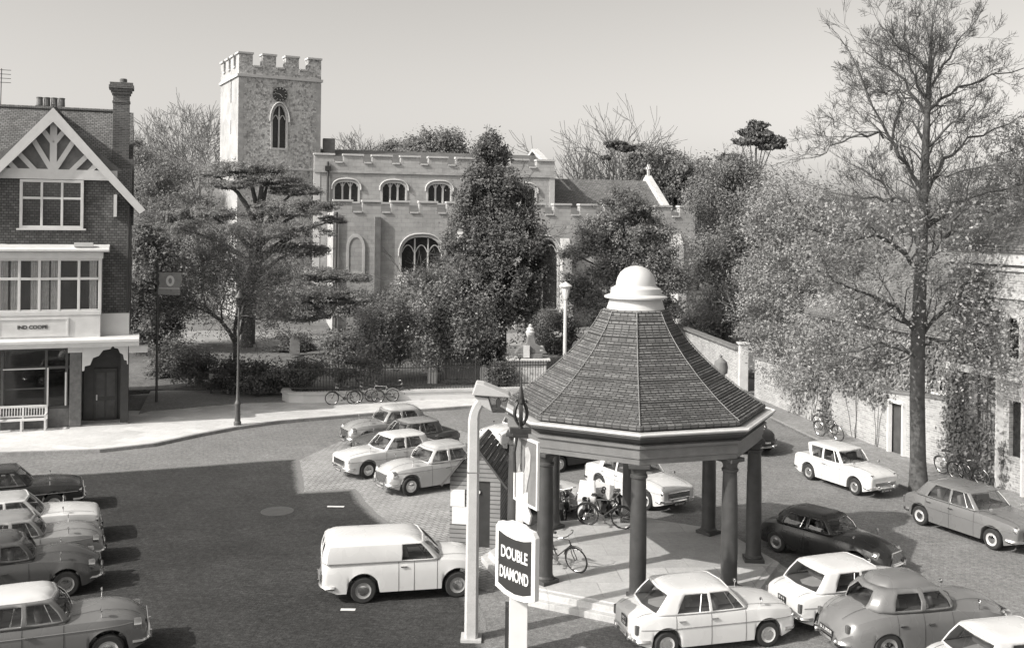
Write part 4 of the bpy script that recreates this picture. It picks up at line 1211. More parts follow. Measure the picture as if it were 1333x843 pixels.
# south aisle
A0 = at(434, 300, 70.6); A0.z = 0; MA = frame_m(A0, TN)
al = along(A0, TN, 905, 290)
ac = lambda px: along(A0, TN, px, 320)
w1, w2, w3 = ac(549), ac(707), ac(640)
hol = [arch(w1, 2.9, 4.4, 6.2, 7.4, 7, False), arch(w2, 2.3, 2.2, 6.2, 7.35, 7, False), arch(w3, 2.5, 4.2, 6.2, 7.4, 7, False)]
nc_ = ac(463)
aisle = wall(MA, 0, al, 0, 9.1, 9.85, 14, hol, 'ashlar', 'aisle_wall', church, .6, 0, .36)
tracery(MA, w1, 2.9, 4.4, 6.2, 7.4, 3, aisle, 0, False); tracery(MA, w2, 2.3, 2.2, 6.2, 7.35, 2, aisle, 0, False); tracery(MA, w3, 2.5, 4.2, 6.2, 7.4, 3, aisle, 0, False)
b = MB().xf(MA); b.prism(arch(nc_, 1.0, 4.9, 6.6, 7.4, 7, True), (0, -.05, 0), ux, uz, .05, 1); b.prism(arch(nc_, 1.3, 4.7, 6.6, 7.6, 7, True), (0, -.09, 0), ux, uz, .088, 0, [arch(nc_, .95, 4.92, 6.6, 7.35, 7, True)]); b.build('blocked_lancet', ['dressed_stone', 'ashlar'], aisle)
b = MB().xf(MA)
b.span(0, .6, .6, 5.0, 0, 9.1); b.span(-.02, .02, -.02, .6, 0, 9.0); b.build('aisle_end_wall', 'tower_render', aisle)
b = MB().xf(MA); b.prism([(.6, 9.0), (4.8, 9.75), (4.8, 9.0)], (.3, 0, 0), (0, 1, 0), (0, 0, 1), -(al-.4)); b.build('aisle_roof', 'lead', aisle)
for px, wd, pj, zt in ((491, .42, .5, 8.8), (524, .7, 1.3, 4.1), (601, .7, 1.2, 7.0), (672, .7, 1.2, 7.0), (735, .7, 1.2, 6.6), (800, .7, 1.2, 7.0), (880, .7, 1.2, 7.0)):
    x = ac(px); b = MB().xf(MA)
    if px == 491: b.span(x-wd/2, x+wd/2, -.28, -.002, 1, zt); b.build('dark_pilaster', 'dark_stone', aisle)  # narrow projecting strip, darker than the aisle wall
    else:
        b.prism([(-pj, 0), (0, 0), (0, zt+.8), (-pj*.55, zt), (-pj*.55, zt*.55+.4), (-pj, zt*.55)][::-1], (x+wd/2, 0, 0), (0, 1, 0), (0, 0, 1), wd); b.build('buttress', 'dressed_stone', aisle)
b = MB().xf(MA); b.tube([(.22, -.12, 9.1), (.22, -.12, 1)], .08, 6); b.build('drainpipe', 'iron', aisle)
# chancel with tiled roof
c0 = nl+.02; ce = along(N0, TN, 868, 250)
b = MB().xf(MN); b.span(c0, ce, .6, 8.6, 0, 9.6); b.build('chancel_wall', 'flint', church)
b = MB().xf(MN); b.prism([(.2, 9.4), (4.4, 12.25), (8.9, 9.4), (8.9, 9.2), (.2, 9.2)], (c0, 0, 0), (0, 1, 0), (0, 0, 1), -(ce-c0)); b.build('chancel_roof', 'church_tile', church)
b = MB().xf(MN); b.prism([(.0, 9.2), (-.1, 9.75), (4.4, 12.75), (8.9, 9.75), (8.9, 9.2)][::-1], (ce+.45, 0, 0), (0, 1, 0), (0, 0, 1), .5)
b.box((ce+.2, 4.4, 13.2), (.18, .2, .95)); b.box((ce+.2, 4.4, 13.35), (.18, .75, .2)); b.build('chancel_gable', 'dressed_stone', church)
# ------------------------------------------------------------------ low churchyard wall and railings
RW = [(-10.55, 47.8), (-10.45, 47.0), (-10.1, 46.55), (-9.5, 46.5), (-5, 47.5), (-.14, 48.55), (1.4, 49.0), (5.4, 50.3), (8.6, 53.4)]
b = MB(); A_ = offs(RW, -.16); B_ = offs(RW, .16)
b.grid([[(p[0], p[1], 0) for p in A_], [(p[0], p[1], .50) for p in A_], [(p[0], p[1], .50) for p in B_], [(p[0], p[1], 0) for p in B_]])
lw = b.build('low_wall', 'white_plaster'); tag(lw, 'low pale wall with curved end under the black railings', 'wall')
A_ = offs(RW, -.22); B_ = offs(RW, .22); b = MB()
b.grid([[(p[0], p[1], .48) for p in A_], [(p[0], p[1], .58) for p in A_], [(p[0], p[1], .60) for p in RW], [(p[0], p[1], .58) for p in B_], [(p[0], p[1], .48) for p in B_], [(p[0], p[1], .48) for p in A_]])
b.build('coping', 'dressed_stone', lw)
rl = thing('railings', 'black iron spiked railings along the low churchyard wall', 'railings', (-.14, 48.55, .6))
pts = RW[2:]
def walk(path, step):
    out = []; acc = 0
    for i in range(len(path)-1):
        a, c = Vector(path[i]+(0,)), Vector(path[i+1]+(0,)); L = (c-a).length; d = -acc
        while d+step <= L: d += step; out.append(a.lerp(c, d/L))
        acc = L-d
    return out
b = MB()
for p in walk(pts, .135):
    b.tube([(p.x, p.y, .6), (p.x, p.y, 1.72)], .013, 4); b.lathe([(.013, 1.72), (.028, 1.76), (.002, 1.86)], 4, (p.x, p.y, 0), caps=False)
b.build('bars', 'iron', rl)
b = MB()
for z in (.76, 1.62):
    for i in range(len(pts)-1): b.bar((*pts[i], z), (*pts[i+1], z), .02, .045)
b.build('rail', 'iron', rl)
for p in walk(pts, 2.16):
    b = MB(); b.tube([(p.x, p.y, .58), (p.x, p.y, 1.92)], .03, 6); b.lathe([(.03, 1.9), (.06, 1.95), (.06, 2.0), (.01, 2.06)], 8, (p.x, p.y, 0)); b.build('post', 'iron', rl)
# ------------------------------------------------------------------ tombs and stones in the churchyard
def chest_tomb(name, label, c, rz, l, w, h, z0, mat, urn=False):
    t = thing(name, label, 'tomb', (c[0], c[1], z0), rz)
    b = MB(); b.box((0, 0, .1), (l+.2, w+.2, .2)); b.box((0, 0, .2+(h-.35)/2), (l-.15, w-.15, h-.35))
    for sx in (-1, 1):
        for sy in (-1, 1): b.box((sx*(l/2-.12), sy*(w/2-.12), .2+(h-.35)/2), (.18, .18, h-.35))
    b.build('chest', mat, t, True, None, .02)
    b = MB(); b.box((0, 0, h-.13), (l+.06, w+.06, .06)); b.box((0, 0, h-.05), (l+.28, w+.28, .1)); b.build('slab', mat, t, True, None, .02)
    if urn:
        b = MB(); b.box((.1, 0, h+.12), (1.3, .7, .24)); b.prism([(-.8, 0), (.9, 0), (.55, .35), (.3, .5), (.2, .95), (-.1, 1.0), (-.2, .5), (-.55, .3)], (.1, -.3, h+.24), (1, 0, 0), (0, 0, 1), .6)
        b.build('carved_base', 'dark_stone', t, True, None, .05)
        b = MB(); b.lathe([(.16, h+.9), (.12, h+1.0), (.2, h+1.15), (.24, h+1.3), (.16, h+1.42), (.2, h+1.46), (.08, h+1.56), (.10, h+1.64), (.003, h+1.72)], 16, (.1, -.1, 0))
        b.box((-.1, -.3, h+.35), (.3, .3, .6)); b.lathe([(.15, h+.2), (.22, h+.4), (.12, h+.62)], 10, (.65, -.1, 0))
        b.build('urn', mat, t, True, 40)
    return t
c = at(687, 470, 50.9)
chest_tomb('chest_tomb', 'pale chest tomb with carved urn behind the railings', (c.x, c.y), R(4), 1.9, 1.0, 1.42, .3, 'tomb_stone', True)
c = at(600, 480, 52)
chest_tomb('chest_tomb', 'dark plain chest tomb behind the railings left of the urn tomb', (c.x, c.y), R(6), 2.0, 1.0, 1.25, .28, 'dark_stone')
c = at(775, 440, 60)
chest_tomb('chest_tomb', 'grey chest tomb far back beside the white lamp post', (c.x, c.y), R(2), 1.9, .9, 1.4, .5, 'dressed_stone')
def headstone(c, z0, w, h, label, mat='tomb_stone', rz=0., gr='headstones among the grass'):
    b = MB(); b.prism([(-w/2, 0), (w/2, 0), (w/2, h*.8), (w*.3, h*.93), (0, h), (-w*.3, h*.93), (-w/2, h*.8)], (0, 0, 0), (1, 0, 0), (0, 0, 1), .12)
    o = b.build('headstone', mat, bevel=.015); o.location = (c[0], c[1], z0); o.rotation_euler = (R(-3), 0, rz); return tag(o, label, 'headstone', gr)
for i, (px, py, Y, w, h, lb) in enumerate(((384, 438, 60, .6, 1.1, 'grey headstone in the cedar shade left of the round tree'), (750, 470, 58, .45, 1.3, 'narrow pale headstone just right of the white lamp post'), (563, 478, 51, .5, .9, 'small pale headstone left of the round tree trunk'), (630, 478, 51.5, .4, .95, 'small pale headstone right of the round tree trunk'))):
    c = at(px, py, Y); headstone((c.x, c.y), .3+max(0, (Y-52)*.03), w, h, lb, 'tomb_stone' if i else 'dark_stone', R(5))
# ------------------------------------------------------------------ brick wall and houses on the right
bw = thing('brick_wall', 'long weathered pale brick garden wall beside the leaning bicycles', 'wall', (13.5, 41, 0))
def wallseg(b, a, c, h0, h1, t=.3, z0=0.):
    a, c = Vector((*a, 0)), Vector((*c, 0)); d = (c-a).normalized(); n = Vector((-d.y, d.x, 0))
    L = (c-a).length
    b.prism([(0, z0), (L, z0), (L, h1), (0, h0)], a, d, (0, 0, 1), t)
W = [Vector((*p, 0)) for p in WALL]
dA, dB = W[2].lerp(W[3], .04), W[2].lerp(W[3], .30)
b = MB(); wallseg(b, W[0][:2], W[1][:2], 2.0, 2.1); wallseg(b, W[1][:2], W[2][:2], 2.1, 2.3); wallseg(b, W[2][:2], dA[:2], 2.3, 2.32); wallseg(b, dA[:2], dB[:2], 2.32, 2.35, .3, 1.98); wallseg(b, dB[:2], W[3][:2], 2.36, 2.5)
b.build('brickwork', 'pale_brick', bw)
b = MB()
for a, c, h0, h1 in ((W[0], W[1], 2.0, 2.1), (W[1], W[2], 2.1, 2.3), (W[2], W[3], 2.3, 2.5)):
    d = (c-a).normalized(); n = Vector((-d.y, d.x, 0)); 
    b.bar(a+n*.15+Vector((0, 0, h0+.05)), c+n*.15+Vector((0, 0, h1+.05)), .42, .09)
b.build('coping', 'dark_stone', bw)
d = (dB-dA).normalized(); n = Vector((-d.y, d.x, 0))
b = MB(); b.bar(dA+n*.12+Vector((0, 0, 1.0)), dB+n*.12+Vector((0, 0, 1.0)), .06, 1.9); b.build('garden_door', 'dark_wood', bw)
b = MB()
for p in (dA, dB): b.bar(p-n*.03+Vector((0, 0, .1)), p-n*.03+Vector((0, 0, 2.05)), .16, .14)
b.bar(dA-n*.03+Vector((0, 0, 2.02)), dB-n*.03+Vector((0, 0, 2.02)), .16, .1); b.build('door_frame', 'cream_wood', bw)
# churchyard boundary wall and gate pier seen past the pavilion roof
b = MB(); q = [at(880, 480, 62), at(962, 500, 52)]
a, c = Vector((q[0].x, q[0].y, 0)), Vector((q[1].x, q[1].y, 0)); d = (c-a).normalized()
b.prism([(0, 0), ((c-a).length, 0), ((c-a).length, 2.1), (0, 2.3)], a, d, (0, 0, 1), .3)
o = b.build('boundary_wall', 'pale_brick'); tag(o, 'sunlit boundary wall running back from the pale gate pier', 'wall')
e = MB(); e.bar(a+Vector((0, .15, 2.36)), c+Vector((0, .15, 2.16)), .42, .12); e.build('coping', 'dark_stone', o)
b = MB(); b.box((c.x+.2, c.y, 1.2), (.45, .45, 2.4)); b.box((c.x+.2, c.y, 2.45), (.6, .6, .1)); o = b.build('gate_pier', 'tomb_stone', bevel=.02); tag(o, 'pale square gate pier at the end of the boundary wall', 'pier')
c = at(938, 500, 50)
b = MB(); b.lathe([(.26, 0), (.26, .25), (.2, .3), (.2, 1.1), (.33, 1.2), (.36, 1.5), (.3, 1.75), (.12, 1.9), (.05, 1.96), (.08, 2.03), (.003, 2.12)], 16, (0, 0, 0)); o = b.build('stone_post', 'dark_stone', smooth=35); o.location = (c.x, c.y, 0); tag(o, 'dark domed post with a knob behind the pavilion roof', 'post')
# house behind the wall
hs = thing('brick_house', 'ivy-clad low brick house with white sash windows behind the garden wall', 'house', (15, 40, 0))
n1 = Vector((.98, .2, 0))
ha, hb = W[1]+Vector((.6, .5, 0)), W[3]+Vector((.55, .2, 0))
hd_ = (hb-ha).normalized(); hL = (hb-ha).length
def hole(u, w, z0, z1): return [(u-w/2, z0), (u+w/2, z0), (u+w/2, z1), (u-w/2, z1)]
def ucol(o, dirv, px):
    a_, _ = ray(px, 480); k = a_/F
    return (k*o.y-o.x)/(dirv.x-k*dirv.y)
us = [ucol(ha, hd_, p) for p in (1095, 1226)]
b = MB(); b.prism([(0, 0), (hL, 0), (hL, 4.7), (0, 4.7)], ha, hd_, (0, 0, 1), .35, 0, [hole(us[0], .85, 2.65, 3.75), hole(us[1], .62, 2.55, 3.6)])
hn = Vector((-hd_.y, hd_.x, 0))
b.build('front_wall', 'house_brick', hs)
b = MB(); q0 = hb+hn*.0; b.prism([(.36, 0), (7, 0), (7, 4.7), (3.6, 6.9), (.36, 4.7)], hb, hn, (0, 0, 1), .3) ; b.prism([(.36, 0), (7, 0), (7, 4.7), (3.6, 6.9), (.36, 4.7)], ha, hn, (0, 0, 1), .3); b.build('gable_wall', 'white_plaster', hs)
b = MB(); b.prism([(-.3, 4.55), (-.3, 4.72), (3.6, 7.1), (7.4, 4.72), (7.4, 4.55), (3.6, 6.92)], ha-hd_*.25, hn, (0, 0, 1), -(hL+.5)); b.build('roof', 'plain_tile', hs)
for u, w, z0, z1 in ((us[0], .85, 2.65, 3.75), (us[1], .62, 2.55, 3.6)):
    P = lambda x, z, y=.06: ha+hd_*x+Vector((0, 0, z))+hn*y
    f = MB()
    for x in (u-w/2+.04, u+w/2-.04): f.bar(P(x, z0), P(x, z1), .09, .09)
    for z in (z0+.04, (z0+z1)/2, z1-.04): f.bar(P(u-w/2, z), P(u+w/2, z), .08, .08)
    f.bar(P(u, z0), P(u, z1), .05, .035); f.bar(P(u-w/2-.1, z0-.04, -.04), P(u+w/2+.1, z0-.04, -.04), .2, .07)
    o = f.build('sash_window', 'white_wood', hs)
    g = MB(); g.prism(hole(u, w, z0, z1), ha+hn*.14, hd_, (0, 0, 1), .02); g.build('pane', 'window_dark', o)
# tall end house
th_ = thing('tall_house', 'tall old house at right edge with stone bands and arched windows', 'house', (17, 31, 0))
ta = W[3]+Vector((.08, -.1, 0)); tbp = Vector((18.3, 24.5, 0)); td = (tbp-ta).normalized(); tL = (tbp-ta).length; tn = Vector((-td.y, td.x, 0))
tu = lambda px: ucol(ta, td, px)
def arch2(cx, w, z0, zs): return arch(cx, w, z0, zs, zs+w/2, 7, False)
ups = [tu(1272), tu(1318), tu(1318)+2.0]
hol = [arch2(u, .62, 4.35, 5.35) for u in ups]+[hole(tu(1322), .5, 1.2, 3.0)]
b = MB(); b.prism([(0, 0), (tL, 0), (tL, 7.9), (0, 7.9)], ta, td, (0, 0, 1), .4, 0, hol); b.build('front_wall', 'pale_brick', th_)
b = MB(); b.prism([(.41, 0), (9, 0), (9, 7.9), (.41, 7.9)], ta, tn, (0, 0, 1), .4); b.build('side_wall', 'pale_brick', th_)
P = lambda x, z, y=0.: ta+td*x+Vector((0, 0, z))+tn*y
b = MB()
for z, h, e in ((7.55, .4, .2), (7.2, .12, .08), (6.35, .2, .08), (3.75, .24, .12)): b.bar(P(-.1, z, -e/2+.1), P(tL, z, -e/2+.1), .2+e, h)
b.build('stone_band', 'dressed_stone', th_)
for u in ups:
    f = MB(); ol = arch2(u, .62, 4.35, 5.35)
    f.prism(arch(u, .9, 4.22, 5.35, 5.35+.45, 7, False), ta-tn*.04, td, (0, 0, 1), .12, 0, [arch2(u, .60, 4.37, 5.35)]); o = f.build('arched_window', 'dressed_stone', th_)
    g = MB(); g.prism(arch2(u, .64, 4.33, 5.35), ta+tn*.16, td, (0, 0, 1), .03); g.build('pane', 'window_dark', o)
b = MB(); b.prism(hole(tu(1322), .54, 1.18, 3.02), ta+tn*.16, td, (0, 0, 1), .03); b.build('ground_floor_window', 'window_dark', th_)
b = MB(); u = tu(1305); b.bar(P(u, 0, -.03), P(u, 3.62, -.03), .1, .34); b.bar(P(u+1.1, 0, -.03), P(u+1.1, 3.62, -.03), .1, .34); b.build('white_pilaster', 'white_plaster', th_)
b = MB(); b.bar(P(tu(1246), 3.6, -.06), P(tu(1246), .1, -.06), .09, .09); b.bar(P(tu(1276), 3.6, -.06), P(tu(1278), .1, -.06), .06, .06); b.build('drainpipe', 'grey_iron', th_)
b = MB(); b.prism([(-.3, 7.75), (-.3, 7.95), (4.5, 10.2), (9.3, 7.95), (9.3, 7.75)], ta-td*.2, tn, (0, 0, 1), -(tL+.3)); b.build('roof', 'plain_tile', th_)
# ------------------------------------------------------------------ trees and plants
def leaf_quads(pos, size, nrm_bias, rg, spread=1., asp=1.6):
    n = len(pos)
    nr = rg.normal(size=(n, 3))*spread+nrm_bias
    nr /= np.linalg.norm(nr, axis=1, keepdims=True)+1e-9
    t = np.cross(nr, rg.normal(size=(n, 3))); t /= np.linalg.norm(t, axis=1, keepdims=True)+1e-9
    b = np.cross(nr, t)
    s = size*rg.uniform(.6, 1.3, (n, 1))
    t = t*s*asp/2; b = b*s/2
    # a leaf-shaped kite
    V = np.stack([pos-t, pos+b*.9-t*.1, pos+t, pos-b*.9-t*.1], 1).reshape(-1, 3)
    return V, np.arange(n*4).reshape(-1, 4)
def crown_points(blobs, dens, rg, clump=.16, per=40, shell=(.45, 1.04), flat=1., gap=.0, spray=.25):
    P = []; N = []
    for c, r in blobs:
        c = np.array(c); r = np.array(r)
        area = 4*PI*((r[0]*r[1])**1.6+(r[0]*r[2])**1.6+(r[1]*r[2])**1.6)**(1/1.6)/3**(1/1.6)
        k = max(5, int(area*dens))
        d = rg.normal(size=(k, 3)); d /= np.linalg.norm(d, axis=1, keepdims=True)
        q = rg.uniform(shell[0], shell[1], (k, 1))**.6
        q = np.where(rg.random((k, 1)) < .12, q*rg.uniform(1.0, 1.22, (k, 1)), q)
        cc = c+d*r*q*(1+rg.normal(size=(k, 1))*.07)
        rc = clump*np.mean(r)*rg.uniform(.45, 1.7, (k, 1))+.07
        m = rg.poisson(per*(rc[:, 0]/rc.mean())**1.3)
        idx = np.repeat(np.arange(k), m)
        off = rg.normal(size=(len(idx), 3))*rc[idx]*np.array([1, 1, flat*.75])
        P.append(cc[idx]+off)
        N.append(d[idx]*.7+np.array([0, 0, .5])+off/(rc[idx]+1e-6)*.25)
        ns = int(area*dens*spray)
        if ns:     # shoots that stick out of the outline
            d = rg.normal(size=(ns, 3)); d[:, 2] = d[:, 2]*.7+.25; d /= np.linalg.norm(d, axis=1, keepdims=True)
            L = np.mean(r)*rg.uniform(.12, .36, (ns, 1)); n_ = 14
            t = np.tile(rg.random((1, n_)), (ns, 1))[..., None]
            X = (c+d*r*.95)[:, None]+d[:, None]*L[:, None]*t+rg.normal(size=(ns, n_, 3))*.05
            P.append(X.reshape(-1, 3)); N.append(np.repeat(d+np.array([0, 0, .4]), n_, 0))
    P = np.concatenate(P); N = np.concatenate(N)
    if gap:
        v = np.zeros(len(P))
        for _ in range(7):
            w = rg.normal(size=3); w *= rg.uniform(1.6, 5.5)/np.linalg.norm(w); v += np.sin(P @ w+rg.uniform(0, 6.3))
        keep = v/2.65+rg.normal(size=len(P))*.12 > np.quantile(v/2.65, gap)
        P, N = P[keep], N[keep]
    return P, N
def trunk_mesh(root, path, rad, limbs, mat='bark', name='trunk'):
    b = MB(); b.tube(path, rad, 10)
    for p, r in limbs: b.tube(p, r, 6)
    return b.build(name, mat, root, True, 60)
def leafy(name, label, base, blobs, seed=1, leaf='leaf_mid', size=.16, dens=3., per=40, clump=.16, tr=.2, th=None, group=None, cat='tree', shell=(.45, 1.04), flat=1., bark='bark', spread=.8, limb=True, gap=.3, skel=None):
    rg = np.random.default_rng(seed)
    base = Vector(base); root = thing(name, label, cat, base, 0, group)
    bl = [((Vector(c)-base), r) for c, r in blobs]
    P, N = crown_points([(tuple(c), r) for c, r in bl], dens*1.3, rg, clump, per*2.3, shell, flat, gap)
    size = size*.58
    P[:, 2] = np.maximum(P[:, 2], .12)
    V, Fq = leaf_quads(P, size, N, rg, spread)
    npmesh('crown', V, Fq, leaf, root)
    top = max(c.z for c, r in bl); th = th or top
    cx = sum((c.x for c, r in bl))/len(bl)*.5; cy = sum((c.y for c, r in bl))/len(bl)*.5
    path = [(0, 0, -.1), (.02, 0, .25), (cx*.1, cy*.1, th*.3), (cx*.4, cy*.4, th*.6), (cx*.9, cy*.9, th)]
    rad = [tr*1.35, tr*1.05, tr*.9, tr*.65, tr*.2]
    limbs = []
    if limb:
        for c, r in bl[:14]:
            z0 = max(.3*th, min(c.z*.7, th*.8)); f = z0/th
            p0 = Vector((cx*f, cy*f, z0)); mid = p0.lerp(c, .5)+Vector((0, 0, .15*c.z*.3))
            limbs.append(([p0, mid, c], [tr*.45, tr*.3, tr*.1]))
    trunk_mesh(root, path, rad, limbs, bark)
    # twigs that run out through each part of the crown
    tw = []
    if skel:
        for c, r in bl:
            for _ in range(skel):
                d = rg.normal(size=3); d[2] = abs(d[2])*.8; d /= np.linalg.norm(d)
                grow(tw, [], np.array(c)-d*np.array(r)*.2, d, float(np.mean(r))*rg.uniform(.8, 1.35), .035, 2, rg, .06, (20, 50), 4, (2, 3), .14, (.45, .7), .008)
        V, Fq = seg_mesh(tw, 4); npmesh('branches', V, Fq, bark, root)
    return root
def seg_mesh(segs, sides=5):
    """segs: list of (p0, p1, r0, r1)"""
    A = np.array([s[0] for s in segs]); B = np.array([s[1] for s in segs]); ra = np.array([s[2] for s in segs]); rb = np.array([s[3] for s in segs])
    d = B-A; d /= np.linalg.norm(d, axis=1, keepdims=True)+1e-9
    ref = np.where(np.abs(d[:, 2:3]) < .9, np.array([[0, 0, 1.]]), np.array([[1., 0, 0]]))
    x = np.cross(ref, d); x /= np.linalg.norm(x, axis=1, keepdims=True); y = np.cross(d, x)
    n = len(segs); V = np.zeros((n, 2, sides, 3))
    for j in range(sides):
        a = 2*PI*j/sides; v = x*math.cos(a)+y*math.sin(a)
        V[:, 0, j] = A-d*ra[:, None]*.2+v*ra[:, None]; V[:, 1, j] = B+d*rb[:, None]*.2+v*rb[:, None]
    Fq = []
    base = np.arange(n)*sides*2
    for j in range(sides):
        k = (j+1) % sides
        Fq.append(np.stack([base+j, base+k, base+sides+k, base+sides+j], 1))
    return V.reshape(-1, 3), np.concatenate(Fq)
def grow(out, tips, p, d, L, r, lev, rg, up=.12, ang=(25, 55), n=4, kids=(2, 3), wob=.16, shrink=(.55, .78), rmin=.006):
    st = L/n; r0 = r
    for i in range(n):
        d = d+rg.normal(size=3)*wob+np.array([0, 0, up]); d /= np.linalg.norm(d)
        q = p+d*st; r1 = max(rmin, r0*(1-.55*(i+1)/n) if lev else max(rmin, r0*(1-.8*(i+1)/n)))
        out.append((p, q, r, r1)); p = q; r = r1
        if lev > 0 and i >= (1 if n > 2 else 0):
            for _ in range(rg.integers(1, kids[1]) if i < n-1 else rg.integers(kids[0], kids[1]+1)):
                a = R(rg.uniform(*ang)); ax = np.cross(d, rg.normal(size=3)); ax /= np.linalg.norm(ax)+1e-9
                e = d*math.cos(a)+ax*math.sin(a)
                grow(out, tips, p, e, L*rg.uniform(*shrink), max(rmin, r*rg.uniform(.5, .75)), lev-1, rg, up, ang, n if lev > 2 else 3, kids, wob, shrink, rmin)
    if lev == 0: tips.append(p)
def bare_tree(name, label, base, H, seed, lev=4, r=.22, lean=(0, 0), mat='far_bark', group=None, rmin=.012, first=.28, ang=(22, 50), leaves=None, sides=4, up=.1):
    rg = np.random.default_rng(seed); base = Vector(base); root = thing(name, label, 'tree', base, 0, group)
    seg = []; tips = []
    p = np.array([0, 0, -.1]); d = np.array([lean[0], lean[1], 1.]); d /= np.linalg.norm(d)
    tr = []; rr_ = r*1.25
    for i in range(3):
        q = p+d*H*first/3+rg.normal(size=3)*.03*H*np.array([.3, .3, 0]); r1 = r*(1.-.1*i); tr.append((p, q, rr_, r1)); p = q; rr_ = r1
    for k in range(rg.integers(3, 5)):
        a = R(rg.uniform(12, 38)); az = rg.uniform(0, 2*PI)
        e = d*math.cos(a)+np.array([math.cos(az), math.sin(az), 0])*math.sin(a)
        grow(seg, tips, p, e, H*rg.uniform(.30, .40), r*rg.uniform(.5, .75), lev-1, rg, up, ang, 4, (2, 3), .15, (.55, .75), rmin)
    V, Fq = seg_mesh(tr, 9); npmesh('trunk', V, Fq, mat, root, True)
    V, Fq = seg_mesh(seg, sides); npmesh('branches', V, Fq, mat, root)
    if leaves:
        T = np.array(tips); idx = rg.integers(0, len(T), leaves[1])
        P = T[idx]+rg.normal(size=(leaves[1], 3))*leaves[2]
        V, Fq = leaf_quads(P, leaves[3], np.array([[0, 0, .5]]), rg, 1.); npmesh('crown', V, Fq, leaves[0], root)
    return root
def B(px, py, Y, rx, rz, dy=0., ry=None):
    c = at(px, py, Y+dy); s = Y/F
    return (tuple(c), (rx*s, (ry or (rx+rz)/2)*s, rz*s))
# dark tall evergreen in the middle, before the church
base = at(652, 500, 56); base.z = .3
leafy('evergreen_oak', 'tall dark conical evergreen standing before the middle of the church', base, [B(634, 192, 56, 16, 20), B(645, 205, 56, 18, 14, .3), B(622, 222, 56, 20, 16, -.4), B(652, 235, 56, 26, 20), B(636, 250, 56, 36, 28), B(610, 262, 56, 18, 15, -.8), B(672, 270, 56, 24, 22, .5), B(640, 290, 56, 48, 34), B(606, 318, 56, 26, 22, -1), B(676, 315, 56, 30, 30, -.6), B(645, 335, 56, 56, 36), B(690, 352, 56, 26, 26), B(600, 355, 56, 34, 26, -1.2), B(650, 380, 56, 50, 38, -.5), B(676, 392, 56, 24, 20), B(618, 425, 56, 40, 34, -.8), B(626, 238, 56, 12, 8, -1), B(668, 246, 56, 12, 9), B(592, 300, 56, 13, 10), B(702, 328, 56, 14, 12)], 11, 'leaf_dark', .17, 3.4, 40, .15, .3, gap=.24, skel=2)
base = g2(563, 499); 
leafy('round_tree', 'wide round-crowned tree with dense small leaves just inside the railings', (base[0], base[1]+1.6, .3), [B(560, 395, 52.0, 46, 34), B(512, 418, 51.8, 40, 32), B(492, 438, 51.7, 28, 22), B(560, 440, 51.5, 58, 28), B(600, 420, 52.1, 46, 40), B(585, 375, 52.5, 32, 24), B(540, 372, 52.6, 26, 18), B(505, 455, 51.5, 34, 18), B(600, 455, 51.7, 28, 16)], 12, 'leaf_mid', .15, 3.0, 36, .17, .24, gap=.34, skel=2)
base = at(815, 470, 61); base.z = .5
leafy('yew_tree', 'broad dark yew behind the white dome of the pavilion', base, [B(812, 262, 61, 22, 16), B(795, 278, 61, 24, 18, -.5), B(836, 282, 61, 22, 18), B(775, 305, 61, 26, 20, -.4), B(815, 305, 61, 40, 26), B(855, 320, 61, 26, 26), B(755, 335, 61, 22, 18), B(800, 345, 61, 40, 26), B(845, 355, 61, 38, 30), B(750, 372, 61, 18, 20), B(790, 385, 61, 34, 24), B(865, 380, 61, 28, 30), B(770, 402, 61, 32, 18), B(830, 400, 61, 48, 28), B(780, 285, 61, 10, 9), B(858, 296, 61, 11, 10), B(738, 330, 61, 9, 10)], 13, 'leaf_mid', .17, 2.8, 38, .15, .3, gap=.24, skel=2)
# street-side tree and cedar at the left
base = g2(312, 512); 
rgx = np.random.default_rng(5)
tt_ = bare_tree('twiggy_tree', 'round fine-twigged tree with a slim trunk behind the old lamp column', (base[0], base[1], .1), 7.4, 8, 5, .15, (0, 0), 'bark', None, .007, .34, (24, 55), ('leaf_mid', 17000, .28, .065), 4, .03)
base = at(322, 460, 63); base.z = .5
leafy('cedar', 'old cedar with flat layered branches in front of the tower', base, [B(318, 219, 63, 54, 7), B(280, 226, 63, 26, 6, -1), B(350, 233, 63, 42, 7), B(300, 240, 63, 34, 6, -1.5), B(385, 248, 63, 34, 7, .5), B(410, 268, 63, 34, 6), B(436, 286, 63, 16, 6), B(372, 272, 63, 46, 10, -1), B(400, 300, 63, 34, 9, -1.5), B(268, 278, 63, 44, 9, -1), B(232, 296, 63, 30, 8), B(330, 300, 63, 60, 10, -2), B(390, 325, 63, 38, 10), B(405, 356, 63, 46, 7, -4), B(445, 362, 63, 36, 6, -4), B(400, 380, 63, 60, 8, -5), B(455, 386, 63, 26, 7, -5), B(425, 402, 63, 54, 9, -5), B(380, 408, 63, 46, 9, -4.5)], 16, 'leaf_cedar', .12, 6., 40, .10, .42, shell=(.1, 1.05), flat=.35, spread=.6, gap=.15)
